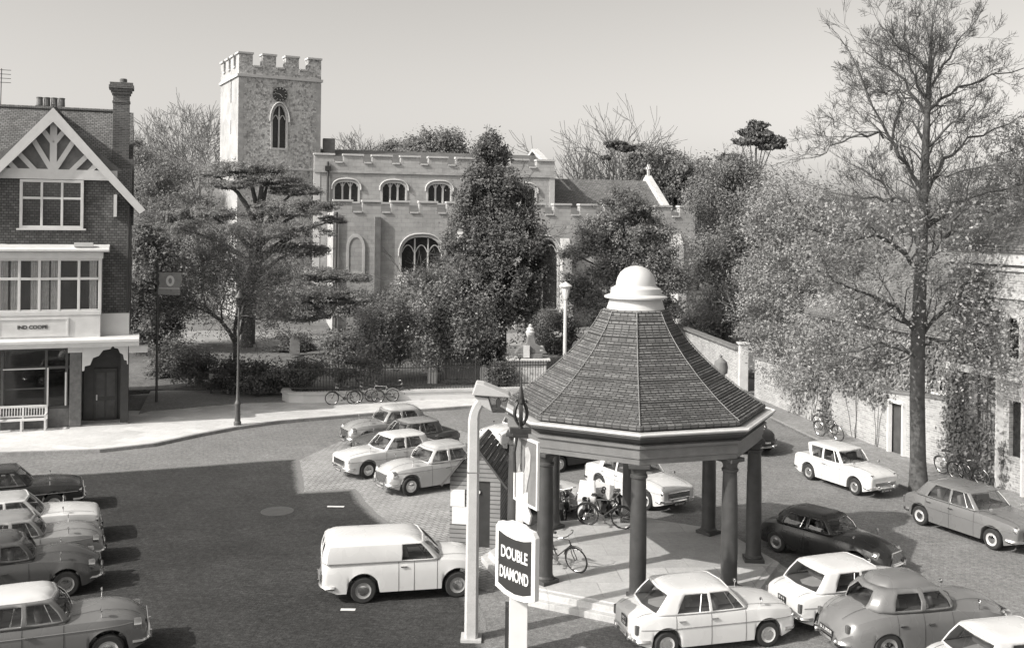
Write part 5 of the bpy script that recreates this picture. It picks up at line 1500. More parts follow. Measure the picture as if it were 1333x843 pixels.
# dark mass of trees beside the inn
TG = 'trees and shrubs left of the church'
base = at(205, 470, 60); base.z = .4
leafy('holly_tree', 'dark bushy tree directly right of the inn', base, [B(186, 320, 60, 16, 26), B(205, 345, 60, 36, 34), B(180, 370, 60, 20, 40), B(230, 380, 60, 34, 34), B(195, 420, 60, 36, 34)], 17, 'leaf_dark', .2, 2.6, 40, .17, .25, group=TG)
base = at(215, 430, 78); base.z = 1.
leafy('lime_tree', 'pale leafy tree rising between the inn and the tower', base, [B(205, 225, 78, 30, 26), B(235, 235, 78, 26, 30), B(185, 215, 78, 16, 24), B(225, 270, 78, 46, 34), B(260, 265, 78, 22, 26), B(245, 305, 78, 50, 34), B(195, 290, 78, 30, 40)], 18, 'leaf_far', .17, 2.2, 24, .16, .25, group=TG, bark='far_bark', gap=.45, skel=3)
base = g2(265, 505)
leafy('churchyard_hedge', 'dark clipped hedge between the path and the low wall', (at(300, 505, 47.8).x, 48.2, .2), [B(250, 478, 50, 22, 20), B(275, 484, 49.5, 26, 22), B(310, 488, 48.8, 30, 22), B(345, 492, 48.2, 26, 22), B(368, 492, 48., 20, 22), B(395, 485, 48.5, 26, 17), B(430, 484, 49, 26, 14), B(470, 478, 49.6, 26, 12)], 19, 'leaf_dark', .13, 4.5, 40, .16, .08, cat='hedge', limb=False)
for i, (px, py, Y, rx, rz, lb, mt) in enumerate(((225, 470, 53, 26, 30, 'dark rounded shrub beside the inn sign post', 'leaf_dark'), (450, 440, 57, 30, 12, 'low spreading shrub beneath the cedar branches', 'leaf_mid'), (380, 450, 62, 26, 16, 'small dark shrub in the grass under the cedar', 'leaf_dark'), (720, 430, 62, 30, 26, 'dark square-topped shrub behind the white lamp post', 'leaf_dark'), (805, 415, 66, 22, 16, 'small pale shrub below the yew, left of the dome', 'leaf_mid'), (655, 480, 50.5, 16, 18, 'small dark bush touching the railings below the urn tomb', 'leaf_dark'), (600, 455, 56, 34, 26, 'broad shrub shadowed by the tall evergreen', 'leaf_dark'), (500, 400, 66, 36, 18, 'clipped shrub at the foot of the church wall', 'leaf_far'), (905, 425, 66, 30, 26, 'shrub above the boundary wall, right of the dome', 'leaf_mid'))):
    c = at(px, py, Y)
    zb = .25+max(0, min(1.2, (Y-52)*.03))
    leafy('shrub', lb, (c.x, c.y, zb), [B(px, py, Y, rx, rz), B(px-rx*.5, py+rz*.4, Y, rx*.6, rz*.7, -.3), B(px+rx*.5, py+rz*.45, Y, rx*.6, rz*.65, .2), (tuple(Vector((c.x, c.y, (zb+c.z)/2))), (rx*.8*Y/F, rx*.7*Y/F, max(.3, (c.z-zb)*.6)))], 40+i, mt, .14, 4., 36, .2, .06, group='shrubs in the churchyard', cat='shrub', limb=False)
# right-hand trees beyond the wall
TR = 'trees behind the garden wall'
base = at(945, 460, 66); base.z = .6
leafy('evergreen_tree', 'dark dense evergreen right of the church end', base, [B(955, 222, 66, 40, 22), B(925, 262, 66, 30, 30), B(975, 255, 66, 44, 34), B(930, 310, 66, 36, 36), B(985, 310, 66, 44, 40), B(915, 365, 66, 24, 34), B(960, 370, 66, 52, 40), B(940, 410, 66, 46, 30)], 20, 'leaf_far', .17, 2.2, 32, .15, .3, group=TR, gap=.42, skel=3)
base = at(1050, 500, 52); base.z = .2
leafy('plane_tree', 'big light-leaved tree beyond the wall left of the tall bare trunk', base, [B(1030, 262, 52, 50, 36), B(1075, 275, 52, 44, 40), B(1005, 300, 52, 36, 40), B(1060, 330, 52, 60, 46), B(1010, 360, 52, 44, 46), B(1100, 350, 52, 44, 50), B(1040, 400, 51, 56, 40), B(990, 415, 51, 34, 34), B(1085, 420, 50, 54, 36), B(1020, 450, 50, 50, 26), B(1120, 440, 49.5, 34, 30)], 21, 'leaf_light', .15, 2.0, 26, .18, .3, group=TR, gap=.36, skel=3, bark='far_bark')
base = at(1300, 500, 46); base.z = .2
leafy('roadside_tree', 'leafy tree above the roof at the right edge', base, [B(1315, 200, 46, 30, 50), B(1290, 250, 46, 40, 40), B(1325, 270, 46, 40, 50), B(1250, 265, 46, 40, 30), B(1265, 300, 46, 40, 26)], 22, 'leaf_far', .15, 1.8, 24, .2, .25, group=TR, bark='far_bark', gap=.25, skel=3)
# far trees on the skyline
FG = 'trees on the skyline'
for i, (px, pt, pb_, Y, r, lb, sd) in enumerate(((262, 142, 260, 98, .22, 'bare tree close to the left side of the tower', 3), (212, 165, 270, 96, .14, 'thin bare tree between the inn and the tower', 5), (468, 160, 260, 125, .25, 'broad bare tree above the nave roof beside the tower', 7), (748, 160, 250, 105, .16, 'slender bare tree over the chancel roof, left of a forked one', 9), (783, 148, 250, 104, .24, 'forked bare tree above the chancel roof', 21), (905, 180, 260, 108, .2, 'pale bare tree between the chancel and the tall pine', 13))):
    c = at(px, pb_, Y); t = at(px, pt, Y); zb = 1.2
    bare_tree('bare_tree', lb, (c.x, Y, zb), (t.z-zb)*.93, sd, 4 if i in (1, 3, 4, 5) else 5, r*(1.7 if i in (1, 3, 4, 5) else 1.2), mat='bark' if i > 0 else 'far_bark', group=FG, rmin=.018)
for i, (px, py, Y, rx, rz, lb, mt) in enumerate(((568, 188, 118, 40, 16, 'rounded leafy tree behind the nave roof'), (520, 192, 122, 26, 9, 'low pale tree crown just above the nave battlements'), (832, 205, 100, 22, 18, 'dark round tree right of the forked bare tree'), (865, 215, 104, 28, 22, 'pale round tree above the chancel gable'), (897, 232, 100, 34, 26, 'leafy tree over the end of the church'), (935, 212, 92, 16, 16, 'small dark tree top left of the tall pine'), (178, 205, 90, 14, 22, 'narrow dark tree just right of the inn chimney')) if False else [(568, 188, 118, 40, 16, 'rounded leafy tree behind the nave roof', 'leaf_far'), (520, 192, 122, 26, 9, 'low pale tree crown just above the nave battlements', 'leaf_far'), (832, 208, 100, 22, 17, 'dark round tree right of the forked bare tree', 'leaf_mid'), (865, 215, 104, 28, 22, 'pale round tree above the chancel gable', 'leaf_far'), (897, 236, 100, 36, 28, 'leafy tree over the end of the church', 'leaf_far'), (178, 205, 90, 14, 22, 'narrow dark tree just right of the inn chimney', 'leaf_mid'), (150, 240, 110, 60, 30, 'broad tree behind the inn roof', 'leaf_far')]):
    c = at(px, py, Y)
    leafy('far_tree', lb, (c.x, Y, 1.2), [B(px, py, Y, rx*.8, rz), B(px-rx*.5, py+rz*.5, Y, rx*.6, rz*.8), B(px+rx*.5, py+rz*.4, Y, rx*.6, rz*.8), B(px, py+rz*1.4, Y, rx, rz*1.1), B(px, py+rz*3, Y, rx*.9, rz*1.5)], 60+i, mt, .3, 1.6, 34, .2, .25, group=FG, bark='far_bark', limb=False)
def pine(label, px, ptop, Y, pads, sd, tr=.16, fork=None):
    c = at(px, 300, Y); root = thing('pine_tree', label, 'tree', (c.x, Y, 1.2), 0, FG); rg = np.random.default_rng(sd)
    bl = [B(*p[:2], Y, p[2]*.85, p[3]*.75) for p in pads]
    P, N = crown_points([(tuple(Vector(q[0])-root.location), q[1]) for q in bl], 7, rg, .16, 34, (.1, 1.05), .5)
    V, Fq = leaf_quads(P, .26, N, rg, .8); npmesh('crown', V, Fq, 'leaf_dark', root)
    ce = [Vector(q[0])-root.location for q in bl]; top = ce[0]
    path = [(0, 0, 0), (top.x*.2, 0, top.z*.4), (top.x*.5, 0, top.z*.7), tuple(top)]
    trunk_mesh(root, path, [tr*1.4, tr*1.1, tr*.8, tr*.3], [([Vector(path[2]).lerp(Vector(path[1]), .5*(k % 2)), Vector(path[2]).lerp(e, .5)+Vector((0, 0, -.3)), e], [tr*.5, tr*.35, tr*.15]) for k, e in enumerate(ce[1:])], 'bark')
pine('tall umbrella-topped pine against the sky right of the church', 981, 158, 88, [(985, 164, 12, 8), (975, 172, 12, 7), (995, 176, 14, 7), (964, 184, 12, 4.5), (985, 184, 18, 6), (1008, 184, 15, 8), (998, 190, 14, 5)], 4)
pine('small flat-topped dark pine above the chancel roof', 806, 185, 95, [(800, 188, 12, 5), (812, 192, 14, 6), (788, 205, 6, 4)], 6, .1)
pine('pair of dark pine tips left of the tall pine', 957, 205, 86, [(957, 204, 8, 5), (943, 207, 8, 9), (957, 212, 12, 5), (941, 216, 10, 7)], 8, .1)
# the tall bare tree on the right pavement
def big_tree():
    Y0 = 32.6
    base = g2(1195, 641); root = thing('tall_tree', 'tall half-bare tree standing on the pavement edge by the grey car', 'tree', (base[0], base[1], .08))
    rg = np.random.default_rng(77); o = root.location
    def P(px, py, dy=0.): return np.array(at(px, py, base[1]+dy)-o)
    tr = [(1196, 646), (1195, 600), (1194, 520), (1195, 430), (1199, 345), (1202, 265), (1205, 190), (1208, 130), (1211, 80), (1213, 40), (1215, 10)]
    rad = [.33, .245, .23, .215, .19, .155, .12, .088, .06, .03, .010]
    tp = [P(*q) for q in tr]; seg0 = []
    for i in range(len(tp)-1):
        for k in range(3):
            a = tp[i]+(tp[i+1]-tp[i])*k/3; c = tp[i]+(tp[i+1]-tp[i])*(k+1)/3
            seg0.append((a, c, rad[i]+(rad[i+1]-rad[i])*k/3, rad[i]+(rad[i+1]-rad[i])*(k+1)/3))
    V, Fq = seg_mesh(seg0, 10); npmesh('trunk', V, Fq, 'bark', root, True)
    limbs = [([(1195, 432), (1168, 400), (1130, 378), (1090, 368)], .10, -1.5), ([(1198, 352), (1170, 320), (1140, 308), (1100, 312), (1060, 300)], .10, -2), ([(1202, 285), (1180, 262), (1140, 258), (1090, 252)], .08, 1.5), ([(1203, 250), (1180, 215), (1155, 175), (1135, 140), (1112, 80)], .095, -1.2), ([(1160, 195), (1168, 150), (1172, 110), (1170, 75)], .05, 1), ([(1150, 180), (1120, 172), (1085, 190), (1060, 205)], .05, -1), ([(1205, 145), (1175, 105), (1145, 80), (1120, 60)], .06, 1.5), ([(1206, 132), (1190, 100), (1180, 60), (1178, 30)], .05, -1), ([(1198, 440), (1225, 405), (1255, 375), (1300, 330)], .10, 1.5), ([(1201, 350), (1225, 310), (1250, 275), (1262, 235)], .09, -1.5), ([(1204, 262), (1230, 205), (1262, 182), (1312, 162)], .08, 1.5), ([(1206, 200), (1225, 170), (1260, 150), (1270, 130)], .055, -1), ([(1207, 145), (1235, 118), (1275, 105), (1335, 88)], .065, 1), ([(1209, 120), (1225, 85), (1245, 55), (1272, 25)], .055, -1.2), ([(1212, 90), (1222, 60), (1228, 25)], .04, 1), ([(1199, 330), (1165, 270), (1150, 235), (1110, 215)], .07, 2), ([(1203, 300), (1240, 265), (1290, 250), (1330, 240)], .07, 2), ([(1195, 470), (1170, 452), (1130, 450), (1085, 460)], .06, -2.2), ([(1196, 455), (1230, 440), (1262, 452), (1290, 470)], .05, -1.5), ([(1208, 150), (1190, 128), (1160, 118), (1130, 122)], .045, .5), ([(1210, 100), (1195, 75), (1160, 50), (1140, 22)], .04, -.6), ([(1205, 230), (1235, 230), (1270, 215), (1310, 215)], .045, -2)]
    seg = []; tips = []; low = []
    for li, (pp, r0, dy) in enumerate(limbs):
        n = len(pp); Q = [P(p[0], p[1], dy*i/(n-1)) for i, p in enumerate(pp)]
        fine = []
        for i in range(n-1):
            for k in range(3): fine.append(Q[i]+(Q[i+1]-Q[i])*k/3+rg.normal(size=3)*.05*(i+k > 0))
        fine.append(Q[-1]); m = len(fine)
        for i in range(m-1):
            ra = r0*(1-.82*i/m); rb = r0*(1-.82*(i+1)/m); seg.append((fine[i], fine[i+1], ra*.92, rb*.92))
            if i > 0:
                d = fine[i+1]-fine[i]; d /= np.linalg.norm(d)
                for _ in range(2 if i % 2 else 1):
                    a = R(rg.uniform(28, 60)); ax = np.cross(d, rg.normal(size=3)); ax /= np.linalg.norm(ax)
                    e = d*math.cos(a)+ax*math.sin(a)
                    L = rg.uniform(.62, 1.22)*(1.1-.5*i/m)*(.85 if fine[i][2] > 10 else 1)
                    tt = []
                    grow(seg, tt, fine[i], e, L, max(.010, rb*.45), 3, rg, .10, (22, 50), 3, (2, 3), .14, (.5, .75), .0045)
                    tips += tt
                    if pp[0][1] > 240: low += tt
        d = fine[-1]-fine[-2]; d /= np.linalg.norm(d); tt = []
        grow(seg, tt, fine[-1], d, 1.0, r0*.2, 2, rg, .08, (18, 42), 4, (2, 3), .12, (.55, .75), .0045); tips += tt
    for i in range(12, len(seg0)-1):
        a, c, ra, rb = seg0[i]
        for _ in range(2):
            e = rg.normal(size=3); e[2] = abs(e[2])+.5; e /= np.linalg.norm(e); tt = []
            grow(seg, tt, c, e, .9, rb*.3, 2, rg, .1, (22, 50), 3, (2, 3), .14, (.5, .75), .0045); tips += tt
    V, Fq = seg_mesh(seg, 4); npmesh('branches', V, Fq, 'bark', root)
    # thin young leaves on the lower boughs
    L = np.array(low); idx = rg.integers(0, len(L), 24000)
    Pp = L[idx]+rg.normal(size=(24000, 3))*np.array([.42, .42, .36])
    keep = (Pp[:, 2] > 2.6)&(Pp[:, 2] < 9.2)
    # hanging sprays round the lower boughs
    V, Fq = leaf_quads(Pp[keep], .07, np.array([[0, -.1, .4]]), rg, 1.); npmesh('crown', V, Fq, 'leaf_light', root)
    return root
big_tree()
# sprays of light leaves over the wall
base = at(1130, 520, 39.5); base.z = .1
leafy('creeper_tree', 'light-leaved small tree hanging over the garden wall coping', (15.6, 41, .1), [B(1070, 430, 42, 46, 30), B(1115, 445, 41, 40, 30), B(1045, 470, 43, 36, 26), B(1140, 470, 39.5, 30, 28), B(1090, 480, 41, 30, 18), B(1010, 470, 46, 26, 26)], 31, 'leaf_light', .12, 3.2, 18, .22, .12, group=TR, limb=False, gap=.45, skel=3)
# ivy and creepers on the walls
def ivy(label, o, d, n, patches, seed, count, leaf='ivy_leaf'):
    rg = np.random.default_rng(seed); root = thing('ivy', label, 'climbing plant', o, 0, 'climbing plants on the walls')
    P = []
    for u, z, ru, rz_, w in patches:
        k = int(count*w); q = rg.normal(size=(k, 2))*.5
        P.append(np.stack([u+q[:, 0]*ru, np.abs(rg.normal(size=k))*.07+.03, np.maximum(.05, z+q[:, 1]*rz_)], 1))
    P = np.concatenate(P); d = np.array(d); n = np.array(n)
    X = P[:, :1]*d+P[:, 1:2]*n+np.array([[0, 0, 1.]])*P[:, 2:]
    V, Fq = leaf_quads(X, .10, n*1.2+np.array([0, 0, .4]), rg, .6); npmesh('leaves', V, Fq, leaf, root)
    b = MB()
    for u, z, ru, rz_, w in patches:
        for s in range(3):
            x0_ = u+rg.normal()*ru*.15; sl_ = rg.normal(); pts_ = []
            for t in np.linspace(0, 1, 7): pts_.append(tuple(d*(x0_+rg.normal()*.03+t*sl_*ru*.3)+n*.02+np.array([0, 0, max(.0, (z+rz_*.4)*t)])))
            b.tube(pts_, [.013-.009*t for t in np.linspace(0, 1, 7)], 4)
    b.build('stem', 'bark', root, True)
d_ = (W[2]-W[1]).normalized(); n_ = Vector((d_.y, -d_.x, 0))
ivy('leafless creeper stems and scattered leaves on the garden wall near the bicycles', W[1], d_, n_, [(-.3, 1.3, 1.2, 1.4, .3), (1.0, 1.9, 1.5, .6, .3), (2.2, 1.2, .5, 1.6, .25), (4.5, 2.2, 1.6, .5, .35), (6.0, 2.2, 1., .5, .2)], 3, 1600)
d2 = td; n2 = -tn
ivy('patchy ivy climbing the tall house at the right edge', ta, td, n2, [(.3, 2.2, .6, 3.4, .8), (.5, 5.2, .7, 2.2, .4), (1.2, 1.0, .7, 1.2, .4), (1.6, 5.0, .6, 2.2, .3), (2.2, .8, .5, 1.2, .25), (2.0, 4.6, .4, 2., .25)], 4, 2600)
ivy('ivy covering the low brick house above the garden door', ha, hd_, Vector((hd_.y, -hd_.x, 0)), [(1.5, 3.6, 2.2, 1.6, .8), (4.0, 3.8, 2., 1.6, .8), (6.4, 3.6, 2., 1.6, .8), (8.4, 3.4, 1.6, 1.6, .6), (us[1]-.9, 3.1, .6, 1.2, .3)], 5, 1900, 'leaf_light')
# ------------------------------------------------------------------ street furniture
def lamp_lathe(b, pr, c, n=14, m=0): b.lathe(pr, n, c, m)
# concrete street lamp in the foreground
c = Vector((-.73, 20.6, 0))
lp_ = thing('concrete_street_lamp', 'tall concrete street lamp with a box lantern standing in the foreground', 'street lamp', c)
b = MB()
b.box((0, 0, .03), (.42, .42, .06))
rows = []
for t in np.linspace(0, 1, 12):
    z = .0+t*4.45; w = .14-.025*t; k = w*.35
    rows.append([(x, y, z) for x, y in ((w, -w+k), (w, w-k), (w-k, w), (-w+k, w), (-w, w-k), (-w, -w+k), (-w+k, -w), (w-k, -w))])
for t in np.linspace(.1, 1, 8):
    a = t*1.15; w = .115-.035*t
    ox, oz = .46*(1-math.cos(a)), 4.45+.55*math.sin(a); ux_, uz_ = math.cos(a), -math.sin(a)
    rows.append([(ox+x*ux_, y, oz+x*uz_) for x, y in ((w, -w*.7), (w, w*.7), (w*.6, w), (-w*.6, w), (-w, w*.7), (-w, -w*.7), (-w*.6, -w), (w*.6, -w))])
b.grid(rows[::-1], 0, True); b.poly(rows[-1]); b.build('column', 'concrete', lp_, True, 30)
b = MB(); b.box((0, 0, 3.42), (.25, .25, .02)); b.build('joint', 'dark_stone', lp_, True)
# lantern
b = MB()
b.prism([(-.14, -.02), (.66, -.06), (.60, .0), (.10, .20), (-.06, .22)], (.10, -.25, 5.03), (1, 0, 0), (0, 0, 1), .5)
b.build('lantern_hood', 'concrete', lp_, True, None, .02)
b = MB(); b.prism([(.20, -.065), (.60, -.065), (.54, -.36), (.28, -.36)], (.10, -.19, 5.015), (1, 0, 0), (0, 0, 1), .38); b.build('lantern_glass', 'lamp_glass', lp_, True, None, .01)
b = MB(); b.prism([(-.1, -.03), (.195, -.065), (.275, -.34), (.1, -.24)], (.10, -.18, 5.012), (1, 0, 0), (0, 0, 1), .36); b.build('lantern_body', 'concrete', lp_, True, None, .01)
b = MB(); b.lathe([(.03, -.14), (.06, -.02), (.03, .06)], 8, (.5, 0, 4.86)); b.build('bulb', 'bright_glass', lp_, True, 40)
# slim old lamp column by the pavement
c = g2(308, 557); ol = thing('old_lamp_column', 'slim dark cast-iron lamp column on the pavement kerb', 'street lamp', (c[0], c[1]+.12, .11))
b = MB(); b.lathe([(.15, 0), (.15, .12), (.12, .16), (.11, .8), (.13, .84), (.13, .9), (.09, .96), (.07, 1.05), (.055, 1.6), (.04, 4.4), (.05, 4.42), (.05, 4.5), (.035, 4.54), (.03, 4.8)], 14, (0, 0, 0)); b.build('column', 'grey_iron', ol, True, 35)
b = MB(); b.tube([(-.42, 0, 4.46), (.42, 0, 4.46)], .018, 5); b.build('ladder_bar', 'grey_iron', ol, True)
b = MB(); b.lathe([(.06, 4.8), (.15, 5.2)], 6, (0, 0, 0)); b.build('lantern_glass', 'lamp_glass', ol, True)
b = MB(); b.lathe([(.19, 5.2), (.17, 5.26), (.06, 5.38), (.03, 5.48), (.003, 5.5)], 10, (0, 0, 0)); b.build('lantern_cap', 'grey_iron', ol, True, 30)
# white lamp post before the church
c = at(735, 480, 52); wl_ = thing('white_lamp_post', 'slender white lamp post with a tapered lantern inside the railings', 'street lamp', (c.x, 52, .3))
b = MB(); zt = at(735, 388, 52).z-.3; b.lathe([(.17, 0), (.17, .25), (.11, .3), (.10, .9), (.085, zt-.1), (.12, zt-.06), (.12, zt)], 14, (0, 0, 0)); b.build('column', 'white_iron', wl_, True, 35)
b = MB(); b.lathe([(.15, zt), (.24, zt+.58)], 8, (0, 0, 0)); b.build('lantern_glass', 'bright_glass', wl_, True)
b = MB(); b.lathe([(.34, zt+.6), (.34, zt+.64), (.14, zt+.78), (.06, zt+.82), (.003, zt+.86)], 16, (0, 0, 0))
for k in range(4):
    a = 2*PI*k/4+.4; b.tube([(.15*math.cos(a), .15*math.sin(a), zt), (.24*math.cos(a), .24*math.sin(a), zt+.6)], .018, 4)
b.build('lantern_cap', 'white_iron', wl_, True, 35)
# sign post with hanging sign and lettered board
c = Vector((.22, 19.8, 0)); sp_ = thing('inn_sign_post', 'white inn sign post with iron finial and lettered shield board', 'sign post', c, R(0))
b = MB(); b.box((0, .05, 1.2), (.36, .34, 2.4)); b.box((0, .05, 3.0), (.15, .15, 1.2)); b.box((0, .05, 2.44), (.44, .42, .08)); b.build('post', 'sign_white', sp_, True, None, .012)
b = MB(); b.box((-.225, .05, .5), (.07, .28, 1.0)); b.build('side_board', 'black_wood', sp_, True)
# lettered shield board, turned away to the left
ang = R(49); M_ = Matrix.Translation((-.09, -.30, 0)) @ Matrix.Rotation(-ang, 4, 'Z')
bw_, zt_, zb_ = .88, 2.62, 1.30
def shield(w, zt, zb, sag, up):
    pts = []
    for t in np.linspace(0, 1, 9): pts.append((-w/2+w*t, zb-sag*math.sin(PI*t)))
    for t in np.linspace(0, 1, 9): pts.append((w/2-w*t, zt-up*math.sin(PI*t)))
    return pts
b = MB().xf(M_)
b.prism([(-.58, 1.34), (-.3, 1.25), (0, 1.22), (.3, 1.25), (.58, 1.34), (.58, 2.53), (.50, 2.63), (.3, 2.65), (.2, 2.70), (-.2, 2.70), (-.3, 2.65), (-.50, 2.63), (-.58, 2.53)], (0, 0, 0), (1, 0, 0), (0, 0, 1), .12)
bd = b.build('shield_board', 'sign_white', sp_, True, None, .012)
b = MB().xf(M_); b.prism([(-.48, 1.44), (-.25, 1.36), (0, 1.33), (.25, 1.36), (.48, 1.44), (.48, 2.46), (.25, 2.40), (0, 2.38), (-.25, 2.40), (-.48, 2.46)], (0, -.006, 0), (1, 0, 0), (0, 0, 1), .005); b.build('lettered_panel', 'sign_dark', bd, True)
ML = lambda z: M_ @ Matrix.Translation((0, -.016, z)) @ Matrix.Rotation(PI/2, 4, 'X')
letters('DOUBLE', .31, ML(2.08), 'sign_white', 'lettering', bd, .006, .66)
letters('DIAMOND', .31, ML(1.68), 'sign_white', 'lettering', bd, .006, .57)
# hanging pictorial sign above, seen nearly edge on
ang2 = R(62); M2 = Matrix.Translation((.12, -.02, 0)) @ Matrix.Rotation(-ang2, 4, 'Z')
b = MB().xf(M2)
for x in (-.46, .46): b.span(x-.02, x+.02, -.03, .03, 2.98, 4.30)
b.span(-.44, .44, -.03, .03, 4.25, 4.30); b.span(-.44, .44, -.03, .03, 2.98, 3.03)
fr = b.build('hanging_sign_frame', 'sign_white', sp_, True, None, .01)
b = MB().xf(M2); b.span(-.44, .44, -.018, .018, 3.03, 4.25); b.build('picture_panel', 'dark_stone', fr, True)
b = MB().xf(M2)
b.prism([(-.05, 3.1), (.02, 3.1), (.10, 3.4), (.2, 3.7), (.22, 4.0), (.12, 4.15), (.0, 4.1), (.02, 3.8), (-.06, 3.5)], (0, -.032, 0), (1, 0, 0), (0, 0, 1), .01); b.prism([(-.32, 3.15), (-.2, 3.2), (-.12, 3.5), (-.22, 3.75), (-.34, 3.5)], (0, -.032, 0), (1, 0, 0), (0, 0, 1), .01); b.build('painted_figure', 'sign_grey', fr, True)
b = MB()
b.tube([(-.10, .05, 3.6), (-.12, .05, 4.0), (-.06, .05, 4.38)], .035, 6); b.tube([(.1, .05, 2.5), (.1, .0, 3.2), (.1, .05, 4.38)], .03, 6); b.box((0, .05, 4.42), (.42, .16, .1)); b.box((0, .02, 4.34), (.3, .3, .06))
b.build('sign_bracket', 'iron', sp_, True)
b = MB()
b.lathe([(.05, 4.46), (.035, 4.6), (.05, 4.66), (.03, 4.72), (.025, 4.9), (.07, 5.0), (.055, 5.12), (.02, 5.32), (.002, 5.55)], 10, (0, .05, 0))
for a in (0, PI/2, PI, 3*PI/2):
    pts_ = []
    for t in np.linspace(0, 1, 12):
        rr0 = .03+.09*math.sin(PI*t*.95)**.8; pts_.append((rr0*math.cos(a), .05+rr0*math.sin(a), 4.52+.46*t))
    pts_ += [((.09)*math.cos(a), .05+.09*math.sin(a), 5.03), (.125*math.cos(a), .05+.125*math.sin(a), 4.97)]
    b.tube(pts_, [.022+.018*math.sin(PI*t) for t in np.linspace(0, 1, len(pts_))], 6)
b.build('finial', 'iron', sp_, True, 45)
b = MB(); M3 = Matrix.Translation((.17, .0, 0)) @ Matrix.Rotation(R(-40), 4, 'Z'); b.xf(M3)
b.prism([(-.05, 2.66), (.10, 2.62), (.14, 2.8), (.06, 2.95), (.13, 3.1), (.06, 3.26), (-.05, 3.2)], (0, -.1, 0), (1, 0, 0), (0, 0, 1), .06)
b.build('scroll_bracket', 'cream_wood', sp_, True, None, .01)
# timber kiosk
K = Vector((-.88, 26.4, 0)); kr = R(-8)
ki = thing('timber_kiosk', 'small boarded timber kiosk with white notices beside the pavilion', 'kiosk', K, kr)
b = MB(); w, d, h, rh = 1.34, 1.9, 1.82, .86
b.prism([(-w/2, 0), (.0, 0), (.0, 1.74), (.40, 1.74), (.40, 0), (w/2, 0), (w/2, h), (0, h+rh-.08), (-w/2, h)], (0, 0, 0), (1, 0, 0), (0, 0, 1), .06)
b.span(-w/2, -w/2+.05, .06, d, 0, h); b.span(w/2-.05, w/2, .06, d, 0, h); b.span(-w/2, w/2, d, d+.05, 0, h)
b.build('boarding', 'weatherboard', ki, True)
b = MB(); b.span(.0, .40, .05, .09, 0, 1.74); b.build('door_opening', 'black_wood', ki, True)
b = MB(); b.span(-.60, .6, .5, 1.8, .0, .03); b.build('floor', 'dark_wood', ki, True)
b = MB()
for sx in (1, -1):
    n = 8
    for i in range(n):
        t0, t1 = i/n, (i+1)/n
        a = (sx*(w/2+.16)*(1-t0), h-.16+(rh+.16)*t0+.05); c2_ = (sx*(w/2+.16)*(1-t1), h-.16+(rh+.16)*t1+.01)
        b.prism([(a[0], a[1]), (c2_[0], c2_[1]), (c2_[0], c2_[1]-.03), (a[0], a[1]-.03)][::-sx], (0, -.12, 0), (1, 0, 0), (0, 0, 1), d+.3)
b.build('shingled_roof', 'plain_tile', ki, True)
b = MB()
for sx in (1, -1): b.bar((0, -.14, h+rh+.03), (sx*(w/2+.2), -.14, h-.20), .05, .10, 0, (0, 1, 0))
b.build('barge_board', 'dark_wood', ki, True)
b = MB(); b.span(-.65, -.27, -.03, -.002, 1.06, 1.50); b.span(-.60, -.1, -.03, -.002, .60, 1.05); nb = b.build('notice', 'sign_white', ki, True)
b = MB(); b.lathe([(.05, -.02), (.05, 0)], 10, (.09, .02, 1.45), 0, 'y'); b.build('door_badge', 'sign_white', ki, True)
# hanging inn sign on a pole at the churchyard path
c = at(204, 490, 46); hs_ = thing('hanging_inn_sign', 'scroll-edged sign board with a pale horseshoe ring on a tall thin pole', 'sign', (c.x, 46, .15))
zt = at(204, 350, 46).z
b = MB(); b.tube([(0, 0, 0), (0, 0, zt-.1)], .06, 8); b.tube([(-.35, 0, zt-.35), (1.1, 0, zt-.28)], .035, 6); b.lathe([(.05, 0), (.09, .08), (.003, .2)], 8, (0, 0, zt-.1)); b.build('pole', 'grey_iron', hs_, True)
b = MB(); zz = zt-.42
b.prism([(.0, 0), (.06, -.1), (.02, -.3), (.08, -.5), (.0, -.72), (-.02, -1.02), (1.0, -1.02), (1.02, -.86), (.95, -.72), (1.06, -.5), (1.1, -.3), (1.04, -.12), (1.1, 0)][::-1], (.02, -.05, zz+.12), (1, 0, 0), (0, 0, 1), .08); o = b.build('sign_board', 'sign_pale', hs_, True, None, .01)
b = MB()
ring_ = lambda rx, rz_: [(.56+rx*math.cos(a), -.38+rz_*math.sin(a)) for a in np.linspace(0, 2*PI, 20, endpoint=False)]
b.prism(ring_(.19, .25), (.02, -.07, zz+.12), (1, 0, 0), (0, 0, 1), .018, 0, [ring_(.085, .135)]); b.span(.08, 1.02, -.075, -.052, zz-.62, zz-.585); b.build('painted_ring', 'ring_paint', o, True)
# small plate on a pole and white marker post beside the old lamp
c = G(280, 512, .2); sm_ = thing('name_plate_sign', 'small blank-looking name plate on two short legs in the hedge shade', 'sign', (c.x, c.y+.3, .15), R(6))
b = MB(); b.box((0, 0, .85), (.75, .04, .2)); b.build('plate', 'sign_grey', sm_, True); b = MB()
for x in (-.28, .28): b.box((x, .04, .42), (.05, .05, .84))
b.build('leg', 'dark_wood', sm_, True)
c = G(297, 512, .1); b = MB(); b.box((0, 0, .4), (.09, .09, .8)); b.lathe([(.06, .8), (.05, .84), (.003, .87)], 8, (0, 0, 0)); o = b.build('marker_post', 'cream_wood'); o.location = (c.x, c.y, .1); o.rotation_euler = (0, R(-4), 0); tag(o, 'short pale marker post just left of the old lamp column', 'post')
